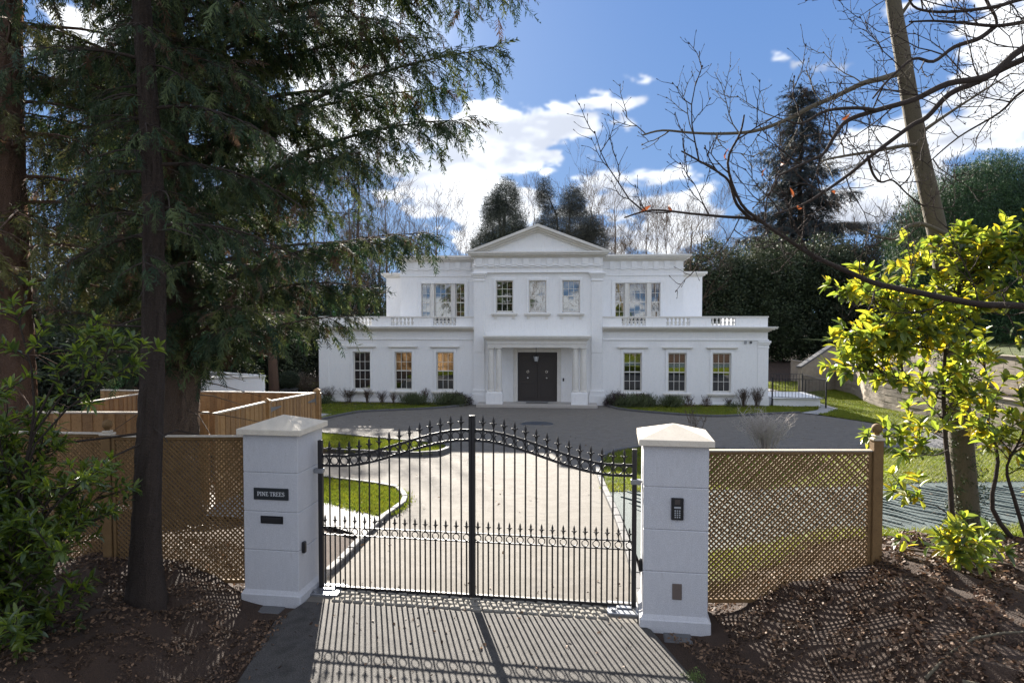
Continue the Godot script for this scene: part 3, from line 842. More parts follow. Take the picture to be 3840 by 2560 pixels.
	for s in 2:
		var p := MB.new()
		p.box(-2.40 if s == 0 else 1.58, 0.131, 0.84, -1.62 if s == 0 else 2.35, 0.66, 1.25, 0.01)
		p.box(-2.37 if s == 0 else 1.61, 0.661, 0.87, -1.65 if s == 0 else 2.32, 0.72, 1.22, 0.02)
		part("column_plinth", p.mesh(S), H)
	# things fixed to or hanging on the house
	var lan := thing("hanging_lantern", "small glazed metal lantern hanging under the portico before the dark doors", "lantern", H.transform * Vector3(-0.06, 2.06, 0.85), H.rotation.y)
	var ch2 := MB.new()
	ch2.tube([Vector3(0, 0.42, 0), Vector3(0, 0.735, 0)], [0.012, 0.012], 6)
	part("chain", ch2.mesh(M.black_iron), lan)
	var cap := MB.new()
	cap.lathe([[0.15, 0.30], [0.15, 0.31], [0.06, 0.37], [0.02, 0.42], [0.0, 0.425]], 6)
	part("lantern_cap", cap.mesh(M.black_iron), lan)
	var gl := MB.new()
	gl.lathe([[0.0, 0.06], [0.08, 0.06], [0.125, 0.30], [0.0, 0.30]], 6)
	part("lantern_glass", gl.mesh(M.lamp_glass), lan)
	var cg := MB.new()
	for k in 6:
		var a := TAU * k / 6
		cg.tube([Vector3(cos(a) * 0.085, 0.05, sin(a) * 0.085), Vector3(cos(a) * 0.13, 0.30, sin(a) * 0.13)], [0.009, 0.009], 4)
	cg.lathe([[0.0, 0.0], [0.02, 0.01], [0.09, 0.05], [0.09, 0.065], [0.0, 0.065]], 6)
	part("lantern_cage", cg.mesh(M.black_iron), lan)
	var ib := MB.new()
	ib.box(-0.035, -0.075, 0, 0.035, 0.075, 0.03, 0.006)
	var int2 := part("door_intercom", ib.mesh(M.black_plastic), self, Transform3D(H.basis, H.transform * Vector3(1.22, 1.21, 0.172)))
	tag(int2, "small black intercom on the porch wall right of the dark doors", "intercom")
	var cam := thing("security_camera", "small dome security camera under the frieze of the right wing corner", "camera", H.transform * Vector3(10.02, 3.02, 0.0), H.rotation.y)
	var cm := MB.new()
	cm.lathe([[0.0, -0.06], [0.04, -0.045], [0.055, 0.0], [0.055, 0.03], [0.0, 0.03]], 12)
	part("dome", cm.mesh(M.black_plastic), cam, Vector3(0, 0, 0.07))
	var cmb := MB.new()
	cmb.box(-0.05, -0.02, 0.0, 0.05, 0.06, 0.07, 0.006)
	part("bracket", cmb.mesh(M.grey_plastic), cam)
	var al := MB.new()
	al.box(-0.06, -0.07, 0.0, 0.06, 0.07, 0.05, 0.01)
	tag(part("alarm_box", al.mesh(M.grey_plastic), self, Transform3D(H.basis, H.transform * Vector3(9.78, 3.02, 0.002))), "small grey alarm box beside the dome camera on the right wing", "alarm box")
	var matm := MB.new()
	matm.box(-0.52, 0.0, 0.0, 0.52, 0.012, 0.4, 0.004)
	tag(part("doormat", matm.mesh(M.black_plastic), self, Transform3D(H.basis, H.transform * Vector3(-0.03, 0.131, 0.3))), "dark doormat on the step before the double doors", "doormat")
	# side steps and railing right of the house
	var rl := thing("side_railing", "black iron railing round the low landing beside the right wing", "railing", Vector3(12.25, -0.74, -32.0), deg_to_rad(-4.3))
	for p in [[0.0, 0.0], [2.25, 0.55], [2.25, -2.6], [0.0, -2.6]]:
		var mb := MB.new()
		mb.box(p[0] - 0.03, 0, p[1] - 0.03, p[0] + 0.03, 1.42, p[1] + 0.03, 0.004)
		part("post", mb.mesh(M.black_iron), rl)
	for run in [[Vector3(0, 0, 0), Vector3(2.25, 0, 0.55)], [Vector3(2.25, 0, 0.55), Vector3(2.25, 0, -2.6)], [Vector3(0, 0, -2.6), Vector3(2.25, 0, -2.6)]]:
		var ra := MB.new()
		ra.bar(run[0] + Vector3(0, 1.36, 0), run[1] + Vector3(0, 1.36, 0), 0.045, 0.02)
		ra.bar(run[0] + Vector3(0, 0.50, 0), run[1] + Vector3(0, 0.50, 0), 0.03, 0.02)
		part("rail", ra.mesh(M.black_iron), rl)
		var n := int(run[0].distance_to(run[1]) / 0.14)
		var bm := MB.new()
		bm.tube([Vector3(0, 0.5, 0), Vector3(0, 1.36, 0)], [0.011, 0.011], 5)
		var bmesh := bm.mesh(M.black_iron)
		for k in range(1, n): part("railing_bar", bmesh, rl, run[0].lerp(run[1], float(k) / n))
	var ld := MB.new()
	ld.box(0.05, -0.1, -2.6, 2.2, 0.42, 0.0, 0.01)
	ld.box(0.0, 0.421, -2.62, 2.3, 0.47, 0.12, 0.01)
	tag(part("side_landing", ld.mesh(M.stucco), self, Transform3D(rl.basis, rl.position)), "low white landing behind the black railing beside the right wing", "landing")

# ---------- gates, piers, trellis, fences ----------
const GATE_L := Vector3(-2.47, 0, -8.65)
const GATE_TURN := -0.1501

func spear_mesh(s: float) -> ArrayMesh:
	# a finial with a slim vase, two curled barbs and a leaf point
	var mb := MB.new()
	mb.lathe([[0.009, 0.0], [0.017, 0.006], [0.017, 0.014], [0.009, 0.02], [0.010, 0.04], [0.019, 0.085], [0.021, 0.095], [0.012, 0.11], [0.017, 0.125], [0.013, 0.15], [0.0, 0.19]], 8)
	for k in 4:
		mb.xf = Transform3D(Basis(Vector3.UP, k * PI / 2), Vector3.ZERO)
		mb.tube([Vector3(0.012, 0.082, 0), Vector3(0.026, 0.098, 0), Vector3(0.038, 0.098, 0), Vector3(0.042, 0.091, 0)], [0.008, 0.008, 0.007, 0.004], 5)
	var m := MB.new()
	m = mb
	for i in m.v.size(): m.v[i] = m.v[i] * s
	return m.mesh(M.black_iron)

func rail_y(s: float) -> float:
	return 1.725 + 0.37 * ss(0.25, 1.95, s)

func gate_leaf(label: String, mirror: bool) -> void:
	var at := GATE_L
	var b := Basis(Vector3.UP, GATE_TURN)
	var g := thing("gate_leaf", label, "gate", at + (b * Vector3(4.0, 0, 0) if mirror else Vector3.ZERO), GATE_TURN, "iron drive gates")
	var X := func(s: float) -> float: return -s if mirror else s
	var I = M.black_iron
	var box := func(called: String, x0: float, y0: float, z0: float, x1: float, y1: float, z1: float, bev := 0.003) -> void:
		var mb := MB.new()
		mb.box(minf(X.call(x0), X.call(x1)), y0, z0, maxf(X.call(x0), X.call(x1)), y1, z1, bev)
		part(called, mb.mesh(I), g)
	box.call("hinge_stile", 0.0, 0.0, -0.028, 0.056, 1.92, 0.028)
	box.call("meeting_stile", 1.962, 0.02, -0.03, 1.998, 2.28, 0.03)
	box.call("bottom_rail", 0.056, 0.008, -0.02, 1.962, 0.055, 0.02)
	box.call("middle_rail", 0.056, 0.704, -0.013, 1.962, 0.718, 0.013, 0.0)
	box.call("middle_rail", 0.056, 0.808, -0.013, 1.962, 0.822, 0.013, 0.0)
	for off in [0.0, -0.125]:
		var pts := []
		for k in 33: pts.append(Vector3(X.call(0.056 + k * 1.906 / 32), rail_y(0.056 + k * 1.906 / 32) + off, 0))
		var mb := MB.new()
		for k in 32: mb.bar(pts[k], pts[k + 1], 0.030, 0.016, 0.0, Vector3.BACK)
		part("curved_rail", mb.mesh(I), g)
	var sp := spear_mesh(1.0)
	var sp2 := spear_mesh(0.82)
	for k in 14:
		var s := 0.148 + k * 0.1319
		var mb := MB.new()
		mb.tube([Vector3(0, 0.05, 0), Vector3(0, rail_y(s) + 0.01, 0)], [0.0105, 0.0105], 7)
		var bar := part("tall_bar", mb.mesh(I), g, Vector3(X.call(s), 0, 0))
		part("spear_finial", sp, bar, Vector3(0, rail_y(s) + 0.008, 0))
	var sb := MB.new()
	sb.tube([Vector3(0, 0.05, 0), Vector3(0, 0.706, 0)], [0.0105, 0.0105], 7)
	var sbm := sb.mesh(I)
	var rm := MB.new()
	rm.ring(Vector3.ZERO, 0.0555, 0.012, 0.014, 22)
	var ringm := rm.mesh(I)
	var rm2 := MB.new()
	rm2.ring(Vector3.ZERO, 0.0445, 0.010, 0.014, 20)
	var ringm2 := rm2.mesh(I)
	for k in 15:
		var s := 0.082 + k * 0.1319
		if s > 1.95: continue
		var bar := part("short_bar", sbm, g, Vector3(X.call(s), 0, 0))
		part("spear_finial", sp2, bar, Vector3(0, 0.822, 0))
		part("lower_ring", ringm2, g, Vector3(X.call(s), 0.763, 0))
		part("upper_ring", ringm, g, Vector3(X.call(s), rail_y(s) - 0.0625, 0))
	# hinge with adjusting bolt
	var h := MB.new()
	h.box(minf(X.call(-0.05), X.call(0.07)), 1.50, -0.035, maxf(X.call(-0.05), X.call(0.07)), 1.56, 0.036, 0.006)
	h.tube([Vector3(X.call(-0.14), 1.535, 0.0), Vector3(X.call(-0.05), 1.535, 0.0)], [0.014, 0.014], 8)
	h.tube([Vector3(X.call(-0.115), 1.535, 0.0), Vector3(X.call(-0.10), 1.535, 0.0)], [0.03, 0.03], 6)
	part("hinge", h.mesh(M.galvanised), g)

func gate_pier(label: String, s0: float, right: bool) -> Node3D:
	var b := Basis(Vector3.UP, GATE_TURN)
	var p := thing("gate_pier", label, "gate pier", GATE_L + b * Vector3(s0 + 0.355, 0, 0.105), GATE_TURN, "rendered gate piers")
	var ys := [0.135, 0.635, 1.11, 1.59, 2.055]
	var core := MB.new()
	core.box(-0.343, 0.0, -0.343, 0.343, 2.05, 0.343)
	part("core", core.mesh(M.pillar_render), p)
	for i in 4:
		var mb := MB.new()
		mb.box(-0.355, ys[i] + 0.002, -0.355, 0.355, ys[i + 1] - 0.002, 0.355, 0.007)
		part("rendered_block", mb.mesh(M.pillar_render), p)
	var pl := MB.new()
	pl.box(-0.39, -0.12, -0.39, 0.39, 0.10, 0.39, 0.012)
	var a := 0.378; var c := 0.355
	for k in 4:
		pl.xf = Transform3D(Basis(Vector3.UP, k * PI / 2), Vector3.ZERO)
		pl.quad(Vector3(-a, 0.1001, a), Vector3(a, 0.1001, a), Vector3(c, 0.145, c), Vector3(-c, 0.145, c))
	part("plinth", pl.mesh(M.pillar_render), p)
	var cp := MB.new()
	cp.box(-0.41, 2.056, -0.41, 0.41, 2.125, 0.41, 0.004)
	for k in 4:
		cp.xf = Transform3D(Basis(Vector3.UP, k * PI / 2), Vector3.ZERO)
		cp.tri(Vector3(-0.406, 2.1252, 0.406), Vector3(0.406, 2.1252, 0.406), Vector3(0, 2.255, 0))
	part("cap_stone", cp.mesh(M.cap_stone), p)
	return p

func on_pier(called: String, mb: MB, m: Material, p: Node3D, at: Vector3, label: String, cat: String) -> Node3D:
	var o := part(called, mb.mesh(m), self, Transform3D(p.basis, p.transform * at))
	tag(o, label, cat)
	return o

func words(txt: String, font: String, px: int, size: float, m: Material, thick := 0.002) -> Array:
	# lettering about size metres tall, centred, as a mesh and its own scale
	var t := TextMesh.new()
	var f := SystemFont.new()
	f.font_names = PackedStringArray([font])
	t.font = f
	t.text = txt
	t.font_size = px
	t.depth = thick / (size / (px * 0.01))
	t.pixel_size = 0.01
	t.curve_step = 1.0
	t.material = m
	return [t, size / (px * 0.01)]

func slat(mb: MB, c: Vector2, d: Vector2, lo: Vector2, hi: Vector2, w: float, z0: float, z1: float) -> bool:
	# the part of a diagonal batten that lies inside the rectangle lo..hi
	var t0 := -1e9; var t1 := 1e9
	for ax in 2:
		var a: float = (lo[ax] - c[ax]) / d[ax]; var b: float = (hi[ax] - c[ax]) / d[ax]
		t0 = maxf(t0, minf(a, b)); t1 = minf(t1, maxf(a, b))
	if t1 - t0 < 0.04: return false
	var p := c + d * t0; var q := c + d * t1
	var nrm := Vector2(-d.y, d.x) * w / 2
	mb.prism([p - nrm, q - nrm, q + nrm, p + nrm], z0, z1)
	return true

func trellis(label: String, at: Vector3, turn: float, x1: float, y0: float, y1: float, pitch := 0.063) -> void:
	var t := thing("trellis_panel", label, "trellis", at, turn, "diagonal trellis panels beside the gates")
	var m = M.trellis_timber
	var mb := MB.new()
	mb.box(0, y1 - 0.055, -0.022, x1, y1 - 0.02, 0.022, 0.003)
	part("top_rail", mb.mesh(m), t)
	mb = MB.new()
	mb.box(0.0, y1 - 0.0195, -0.035, x1, y1, 0.035, 0.003)
	part("capping", mb.mesh(M.capping), t)
	mb = MB.new()
	mb.box(0, y0, -0.022, x1, y0 + 0.045, 0.022, 0.003)
	part("bottom_rail", mb.mesh(m), t)
	for s in [0.0, x1 - 0.04]:
		mb = MB.new()
		mb.box(s, y0 + 0.0455, -0.022, s + 0.04, y1 - 0.0555, 0.022, 0.003)
		part("side_rail", mb.mesh(m), t)
	var lo := Vector2(0.038, y0 + 0.043)
	var hi := Vector2(x1 - 0.038, y1 - 0.053)
	var w := hi.x - lo.x; var h := hi.y - lo.y
	var n := int((w + h) / pitch)
	for dir in 2:
		for i in range(1, n):
			var u := i * pitch + rng.randf_range(-0.0025, 0.0025)
			var c := Vector2(lo.x + u, lo.y) if dir == 0 else Vector2(hi.x - u, lo.y)
			var d := Vector2(-1, 1).normalized() if dir == 0 else Vector2(1, 1).normalized()
			var sm := MB.new()
			if slat(sm, c, d.rotated(rng.randf_range(-0.004, 0.004)), lo, hi, 0.0215, 0.0005 if dir == 0 else -0.0105, 0.0105 if dir == 0 else -0.0005):
				part("slat", sm.mesh(m), t)

func ball_post(label: String, x: float, z: float, top: float, w: float) -> void:
	var y0 := land(x, z) - 0.3
	var o := thing("fence_post", label, "fence post", Vector3(x, 0, z), 0.0, "square timber posts with ball finials")
	var mb := MB.new()
	mb.box(-w / 2, y0, -w / 2, w / 2, top - 0.06, w / 2, 0.005)
	part("shaft", mb.mesh(M.trellis_timber), o)
	mb = MB.new()
	mb.box(-w / 2 - 0.015, top - 0.06, -w / 2 - 0.015, w / 2 + 0.015, top - 0.03, w / 2 + 0.015, 0.006)
	mb.box(-w / 2 + 0.01, top - 0.03, -w / 2 + 0.01, w / 2 - 0.01, top, w / 2 - 0.01, 0.006)
	part("cap", mb.mesh(M.capping), o)
	mb = MB.new()
	var prof := [[0.03, top], [0.03, top + 0.02]]
	for k in 11:
		var a := -PI / 2 + 0.45 + (PI - 0.45) * k / 10.0
		prof.append([0.062 * cos(a), top + 0.075 + 0.062 * sin(a)])
	mb.lathe(prof, 18)
	part("ball_finial", mb.mesh(M.trellis_timber), o)

func board_fence(label: String, a: Vector2, b: Vector2, top_a: float, top_b: float, gate := false, h := 1.75) -> void:
	# vertical lapped boards under a bright capping rail
	var n := (b - a).length()
	var o := thing("board_fence" if not gate else "board_gate", label, "fence" if not gate else "gate", Vector3(a.x, 0, a.y), -(b - a).angle(), "new timber board fencing left of the gates" if not gate else "")
	var k := int(n / 0.105)
	for i in k:
		var mb := MB.new()
		var x0 := i * n / k
		var ty := lerpf(top_a, top_b, float(i) / k)
		var lap := 0.012 if i % 2 == 0 else 0.0
		mb.box(x0 + 0.004 - lap, ty - h, 0.0 + lap, x0 + n / k - 0.004 + lap, ty, 0.02 + lap, 0.002)
		part("board", mb.mesh(M.new_timber if rng.randf() < 0.6 else M.new_timber_dark), o)
	var c := MB.new()
	c.bar(Vector3(0, top_a + 0.02, 0.01), Vector3(n, top_b + 0.02, 0.01), 0.075, 0.035, 0.004)
	part("capping_rail", c.mesh(M.capping), o)
	var r := MB.new()
	for f in [0.25, 0.75]: r.bar(Vector3(0, top_a - h * f, -0.03), Vector3(n, top_b - h * f, -0.03), 0.04, 0.08, 0.003)
	part("arris_rail", r.mesh(M.new_timber_dark), o)
	if gate:
		for s in 2:
			var hm := MB.new()
			var x0 := 0.03 if s == 0 else n - 0.03
			var x1 := 0.03 + 0.62 if s == 0 else n - 0.65
			var y := lerpf(top_a, top_b, x0 / n) - 0.17
			hm.prism([Vector2(x0, y + 0.055), Vector2(x0, y - 0.055), Vector2(x1, y - 0.012), Vector2(x1, y + 0.012)], 0.036, 0.042)
			hm.box(minf(x0, x0 - 0.04 if s == 0 else x0 + 0.04), y - 0.14, 0.034, maxf(x0, x0 - 0.04 if s == 0 else x0 + 0.04), y + 0.14, 0.044)
			part("strap_hinge", hm.mesh(M.galvanised), o)

func square_post(label: String, x: float, z: float, top: float) -> void:
	var o := thing("timber_post", label, "fence post", Vector3(x, 0, z), 0.1)
	var mb := MB.new()
	mb.box(-0.075, -0.6, -0.075, 0.075, top, 0.075, 0.006)
	part("shaft", mb.mesh(M.new_timber), o)
	mb = MB.new()
	mb.box(-0.09, top, -0.09, 0.09, top + 0.03, 0.09, 0.006)
	for k in 4:
		mb.xf = Transform3D(Basis(Vector3.UP, k * PI / 2), Vector3.ZERO)
		mb.tri(Vector3(-0.085, top + 0.0302, 0.085), Vector3(0.085, top + 0.0302, 0.085), Vector3(0, top + 0.09, 0))
	part("cap", mb.mesh(M.new_timber), o)

func build_front() -> void:
	gate_leaf("left leaf of the black iron spear-topped double drive gates", false)
	gate_leaf("right leaf of the black iron spear-topped double drive gates", true)
	var lp := gate_pier("white rendered gate pier with the slate name plaque", -0.77, false)
	var rp := gate_pier("white rendered gate pier with the keypad intercom", 4.06, true)
	# name plaque
	var pq := thing("name_plaque", "dark slate plaque with white serif letters reading PINE TREES", "plaque", lp.transform * Vector3(0.012, 1.333, 0.356), GATE_TURN)
	var mb := MB.new()
	mb.box(-0.226, -0.072, 0, 0.226, 0.072, 0.014, 0.004)
	part("plate", mb.mesh(M.plaque_slate), pq)
	var tx = words("PINE TREES", "Droid Serif", 64, 0.070, M.letter_white)
	part("lettering", tx[0], pq, Transform3D(Basis.from_scale(Vector3(tx[1] * 0.9, tx[1], tx[1])), Vector3(0, 0.0, 0.0155)))
	var lb := thing("letter_slot", "black letterbox slot below the name plaque on the left gate pier", "letterbox", lp.transform * Vector3(0.017, 1.015, 0.356), GATE_TURN)
	mb = MB.new()
	mb.box(-0.146, -0.047, 0, 0.146, 0.047, 0.010, 0.003)
	part("frame", mb.mesh(M.black_plastic), lb)
	mb = MB.new()
	mb.box(-0.125, -0.03, 0.0102, 0.125, 0.03, 0.016, 0.003)
	part("flap", mb.mesh(M.black_iron), lb)
	var ph := MB.new()
	ph.box(0, -0.072, -0.03, 0.045, 0.072, 0.03, 0.012)
	on_pier("gate_sensor", ph, M.black_plastic, lp, Vector3(0.356, 0.66, 0.25), "black safety sensor on the inner side of the left gate pier", "sensor")
	var ph2 := MB.new()
	ph2.box(-0.045, -0.072, -0.03, 0, 0.072, 0.03, 0.012)
	on_pier("gate_sensor", ph2, M.black_plastic, rp, Vector3(-0.356, 0.66, 0.25), "black safety sensor on the inner side of the right gate pier", "sensor")
	# keypad intercom
	var kp := thing("keypad_intercom", "black keypad intercom panel with small display on the right gate pier", "intercom", rp.transform * Vector3(0.016, 1.355, 0.356), GATE_TURN)
	mb = MB.new()
	mb.box(-0.067, -0.124, 0, 0.067, 0.124, 0.025, 0.006)
	part("housing", mb.mesh(M.black_plastic), kp)
	mb = MB.new()
	mb.box(-0.036, 0.008, 0.0252, 0.036, 0.028, 0.028)
	part("display", mb.mesh(M.grey_plastic), kp)
	var btn := MB.new()
	btn.box(-0.0075, -0.0075, 0, 0.0075, 0.0075, 0.004, 0.001)
	var btm := btn.mesh(M.grey_plastic)
	for r in 4:
		for c in 3: part("key", btm, kp, Vector3(-0.024 + c * 0.024, -0.018 - r * 0.024, 0.0252))
	mb = MB.new()
	for k in 5: mb.box(-0.03, 0.055 + k * 0.011, 0.0252, 0.03, 0.059 + k * 0.011, 0.027)
	part("speaker_grille", mb.mesh(M.brown_plate), kp)
	mb = MB.new()
	mb.box(-0.052, -0.09, 0, 0.052, 0.09, 0.012, 0.004)
	mb.box(-0.012, 0.02, 0.0121, 0.012, 0.032, 0.016)
	on_pier("release_plate", mb, M.brown_plate, rp, Vector3(0.02, 0.42, 0.356), "small brown metal plate low on the right gate pier", "plate")
	# concrete feet under the piers
	var ft := MB.new()
	ft.box(-0.16, -0.12, -0.1, 0.16, 0.012, 0.16, 0.02)
	on_pier("concrete_footing", ft, M.kerb_stone, lp, Vector3(0.05, -0.05, 0.42), "rough concrete footing below the front of the left gate pier", "footing")
	on_pier("concrete_footing", ft, M.kerb_stone, rp, Vector3(0.02, -0.05, 0.45), "rough concrete footing below the front of the right gate pier", "footing")
	# threshold of setts, plates over the gate motors
	var b := Basis(Vector3.UP, GATE_TURN)
	var th := thing("sett_threshold", "strip of rough stone setts across the drive under the gates", "setts", GATE_L, GATE_TURN)
	var variants := []
	for k in 5:
		var sm := MB.new()
		sm.box(-0.062, -0.05, -0.043, 0.062, 0.0, 0.043, 0.014)
		for i in sm.v.size(): sm.v[i] += Vector3(sin(k * 3.0 + sm.v[i].z * 60.0) * 0.005, sin(k * 5.0 + sm.v[i].x * 40.0) * 0.004, cos(k * 2.0 + sm.v[i].x * 50.0) * 0.005)
		variants.append(sm.mesh(M.sett_stone))
	for r in 5:
		for c in 26:
			var x := 0.36 + c * 0.1355 + (0.067 if r % 2 == 1 else 0.0)
			if x > 3.62: continue
			part("sett", variants[rng.randi() % 5], th, Transform3D(Basis(Vector3.UP, rng.randf_range(-0.05, 0.05) + (PI if rng.randf() < 0.5 else 0.0)), Vector3(x, 0.022 + rng.randf_range(-0.004, 0.004), -0.10 + r * 0.1)))
	for s in 2:
		var gm := MB.new()
		gm.box(-0.19, -0.1, -0.13, 0.19, 0.028, 0.23, 0.006)
		gm.box(-0.08, 0.0282, 0.02, 0.10, 0.045, 0.10, 0.004)
		gm.lathe([[0.03, 0.028], [0.03, 0.05], [0.0, 0.05]], 10, Vector3(-0.12, 0.0, 0.16))
		var o := part("motor_plate", gm.mesh(M.galvanised), self, Transform3D(b, GATE_L + b * Vector3(0.13 if s == 0 else 3.85, 0.0, 0.0)))
		tag(o, "galvanised gate motor plate at the foot of the %s gate pier" % ("plaque" if s == 0 else "keypad"), "motor plate")
	# trellis and posts
	trellis("diagonal trellis panel right of the keypad pier", Vector3(2.25, 0, -8.05), 0.0, 2.02, 0.08, 1.915)
	trellis("diagonal trellis panel left of the plaque pier, behind the slim trunk", Vector3(-5.07, 0, -8.6), 0.0, 1.83, 0.10, 1.99)
	trellis("diagonal trellis panel farther left, half hidden by the rhododendron", Vector3(-7.0, 0, -8.9), -0.09, 1.80, 0.25, 2.0)
	ball_post("square timber post with ball finial at the end of the right trellis", 4.33, -8.05, 2.09, 0.115)
	ball_post("square timber post with ball finial between the two left trellis panels", -5.14, -8.62, 2.05, 0.115)
	# timber enclosure to the left
	board_fence("new timber board fence facing the lane, behind the left trellis", Vector2(-9.6, -13.0), Vector2(-5.78, -12.95), 1.65, 1.65)
	board_fence("short new timber board fence running back from the near corner", Vector2(-5.72, -13.0), Vector2(-5.58, -15.3), 1.62, 1.56)
	board_gate_pair()
	board_fence("new timber board fence at the back of the enclosure", Vector2(-11.6, -19.2), Vector2(-5.3, -18.9), 1.42, 1.36)
	board_fence("new timber board fence on the far left side of the enclosure", Vector2(-9.75, -15.4), Vector2(-9.85, -19.0), 1.53, 1.42)
	square_post("timber post with pyramid cap at the back corner of the board gate", -5.38, -18.75, 1.46)
	square_post("timber post at the hinge side of the board gate", -5.56, -15.4, 1.58)

func board_gate_pair() -> void:
	board_fence("timber board gate with two long metal strap hinges", Vector2(-5.55, -15.5), Vector2(-5.42, -18.65), 1.55, 1.40, true)

# ---------- plants ----------
func rv(r: RandomNumberGenerator, s: float) -> Vector3:
	return Vector3(r.randf_range(-s, s), r.randf_range(-s, s), r.randf_range(-s, s))

func pts3(a: Array) -> Array:
	var o := []
	for i in range(0, a.size(), 3): o.append(Vector3(a[i], a[i + 1], a[i + 2]))
	return o

func curve3(p: Array, per := 3) -> Array:
	var o := []
	for i in p.size() - 1:
		var a: Vector3 = p[maxi(i - 1, 0)]; var d: Vector3 = p[mini(i + 2, p.size() - 1)]
		for k in per: o.append(p[i].cubic_interpolate(p[i + 1], a, d, float(k) / per))
	o.append(p[-1])
	return o

func taper(n: int, r0: float, r1: float) -> Array:
	var o := []
	for i in n: o.append(lerpf(r0, r1, pow(float(i) / maxf(1, n - 1), 0.85)))
	return o

# a feathery needle spray: a twig along +x with short twiglets to both sides, drooping at its end
func spray_mesh(sd: int, m: Material, twigs := 17, wide := 0.024) -> ArrayMesh:
	var r := RandomNumberGenerator.new()
	r.seed = sd
	var mb := MB.new()
	var bend := func(x: float) -> float: return -0.28 * x * x
	var prev := Vector3.ZERO
	for i in 4:
		var x := (i + 1) / 4.0
		var p := Vector3(x, bend.call(x), 0)
		var s := Vector3(0, 0, wide * 0.55)
		mb.quad(prev - s, prev + s, p + s * 0.7, p - s * 0.7)
		prev = p
	for i in twigs:
		for sgn in [-1.0, 1.0]:
			var x: float = (i + r.randf()) / twigs
			var o := Vector3(x, bend.call(x), 0)
			var l := (0.36 * (1.0 - x * 0.7) + 0.07) * r.randf_range(0.45, 1.15)
			var dir := Vector3(r.randf_range(0.3, 1.1), r.randf_range(-0.9, 0.6), sgn * r.randf_range(0.1, 1.0)).normalized()
			var e := o + dir * l + Vector3(0, -0.22 * l, 0)
			var mid := o.lerp(e, 0.5) + Vector3(0, 0.03 * l, 0)
			var sd2 := Vector3(-dir.z, 0, dir.x) * wide + Vector3(0, r.randf_range(-0.5, 0.5) * wide, 0)
			mb.tri(o, mid + sd2, mid - sd2)
			mb.tri(mid - sd2, mid + sd2, e)
			# side needles break the outline
			for k in 3:
				var q := o.lerp(e, 0.3 + 0.25 * k)
				var nd := (dir + Vector3(r.randf_range(-.2, .5), r.randf_range(-.4, .3), -sgn * r.randf_range(-0.9, 0.9))).normalized() * l * 0.33
				var nw := Vector3(nd.z, 0, -nd.x).normalized() * wide * 0.45
				mb.tri(q - nw, q + nw, q + nd)
	return mb.mesh(m)

var sprays := []

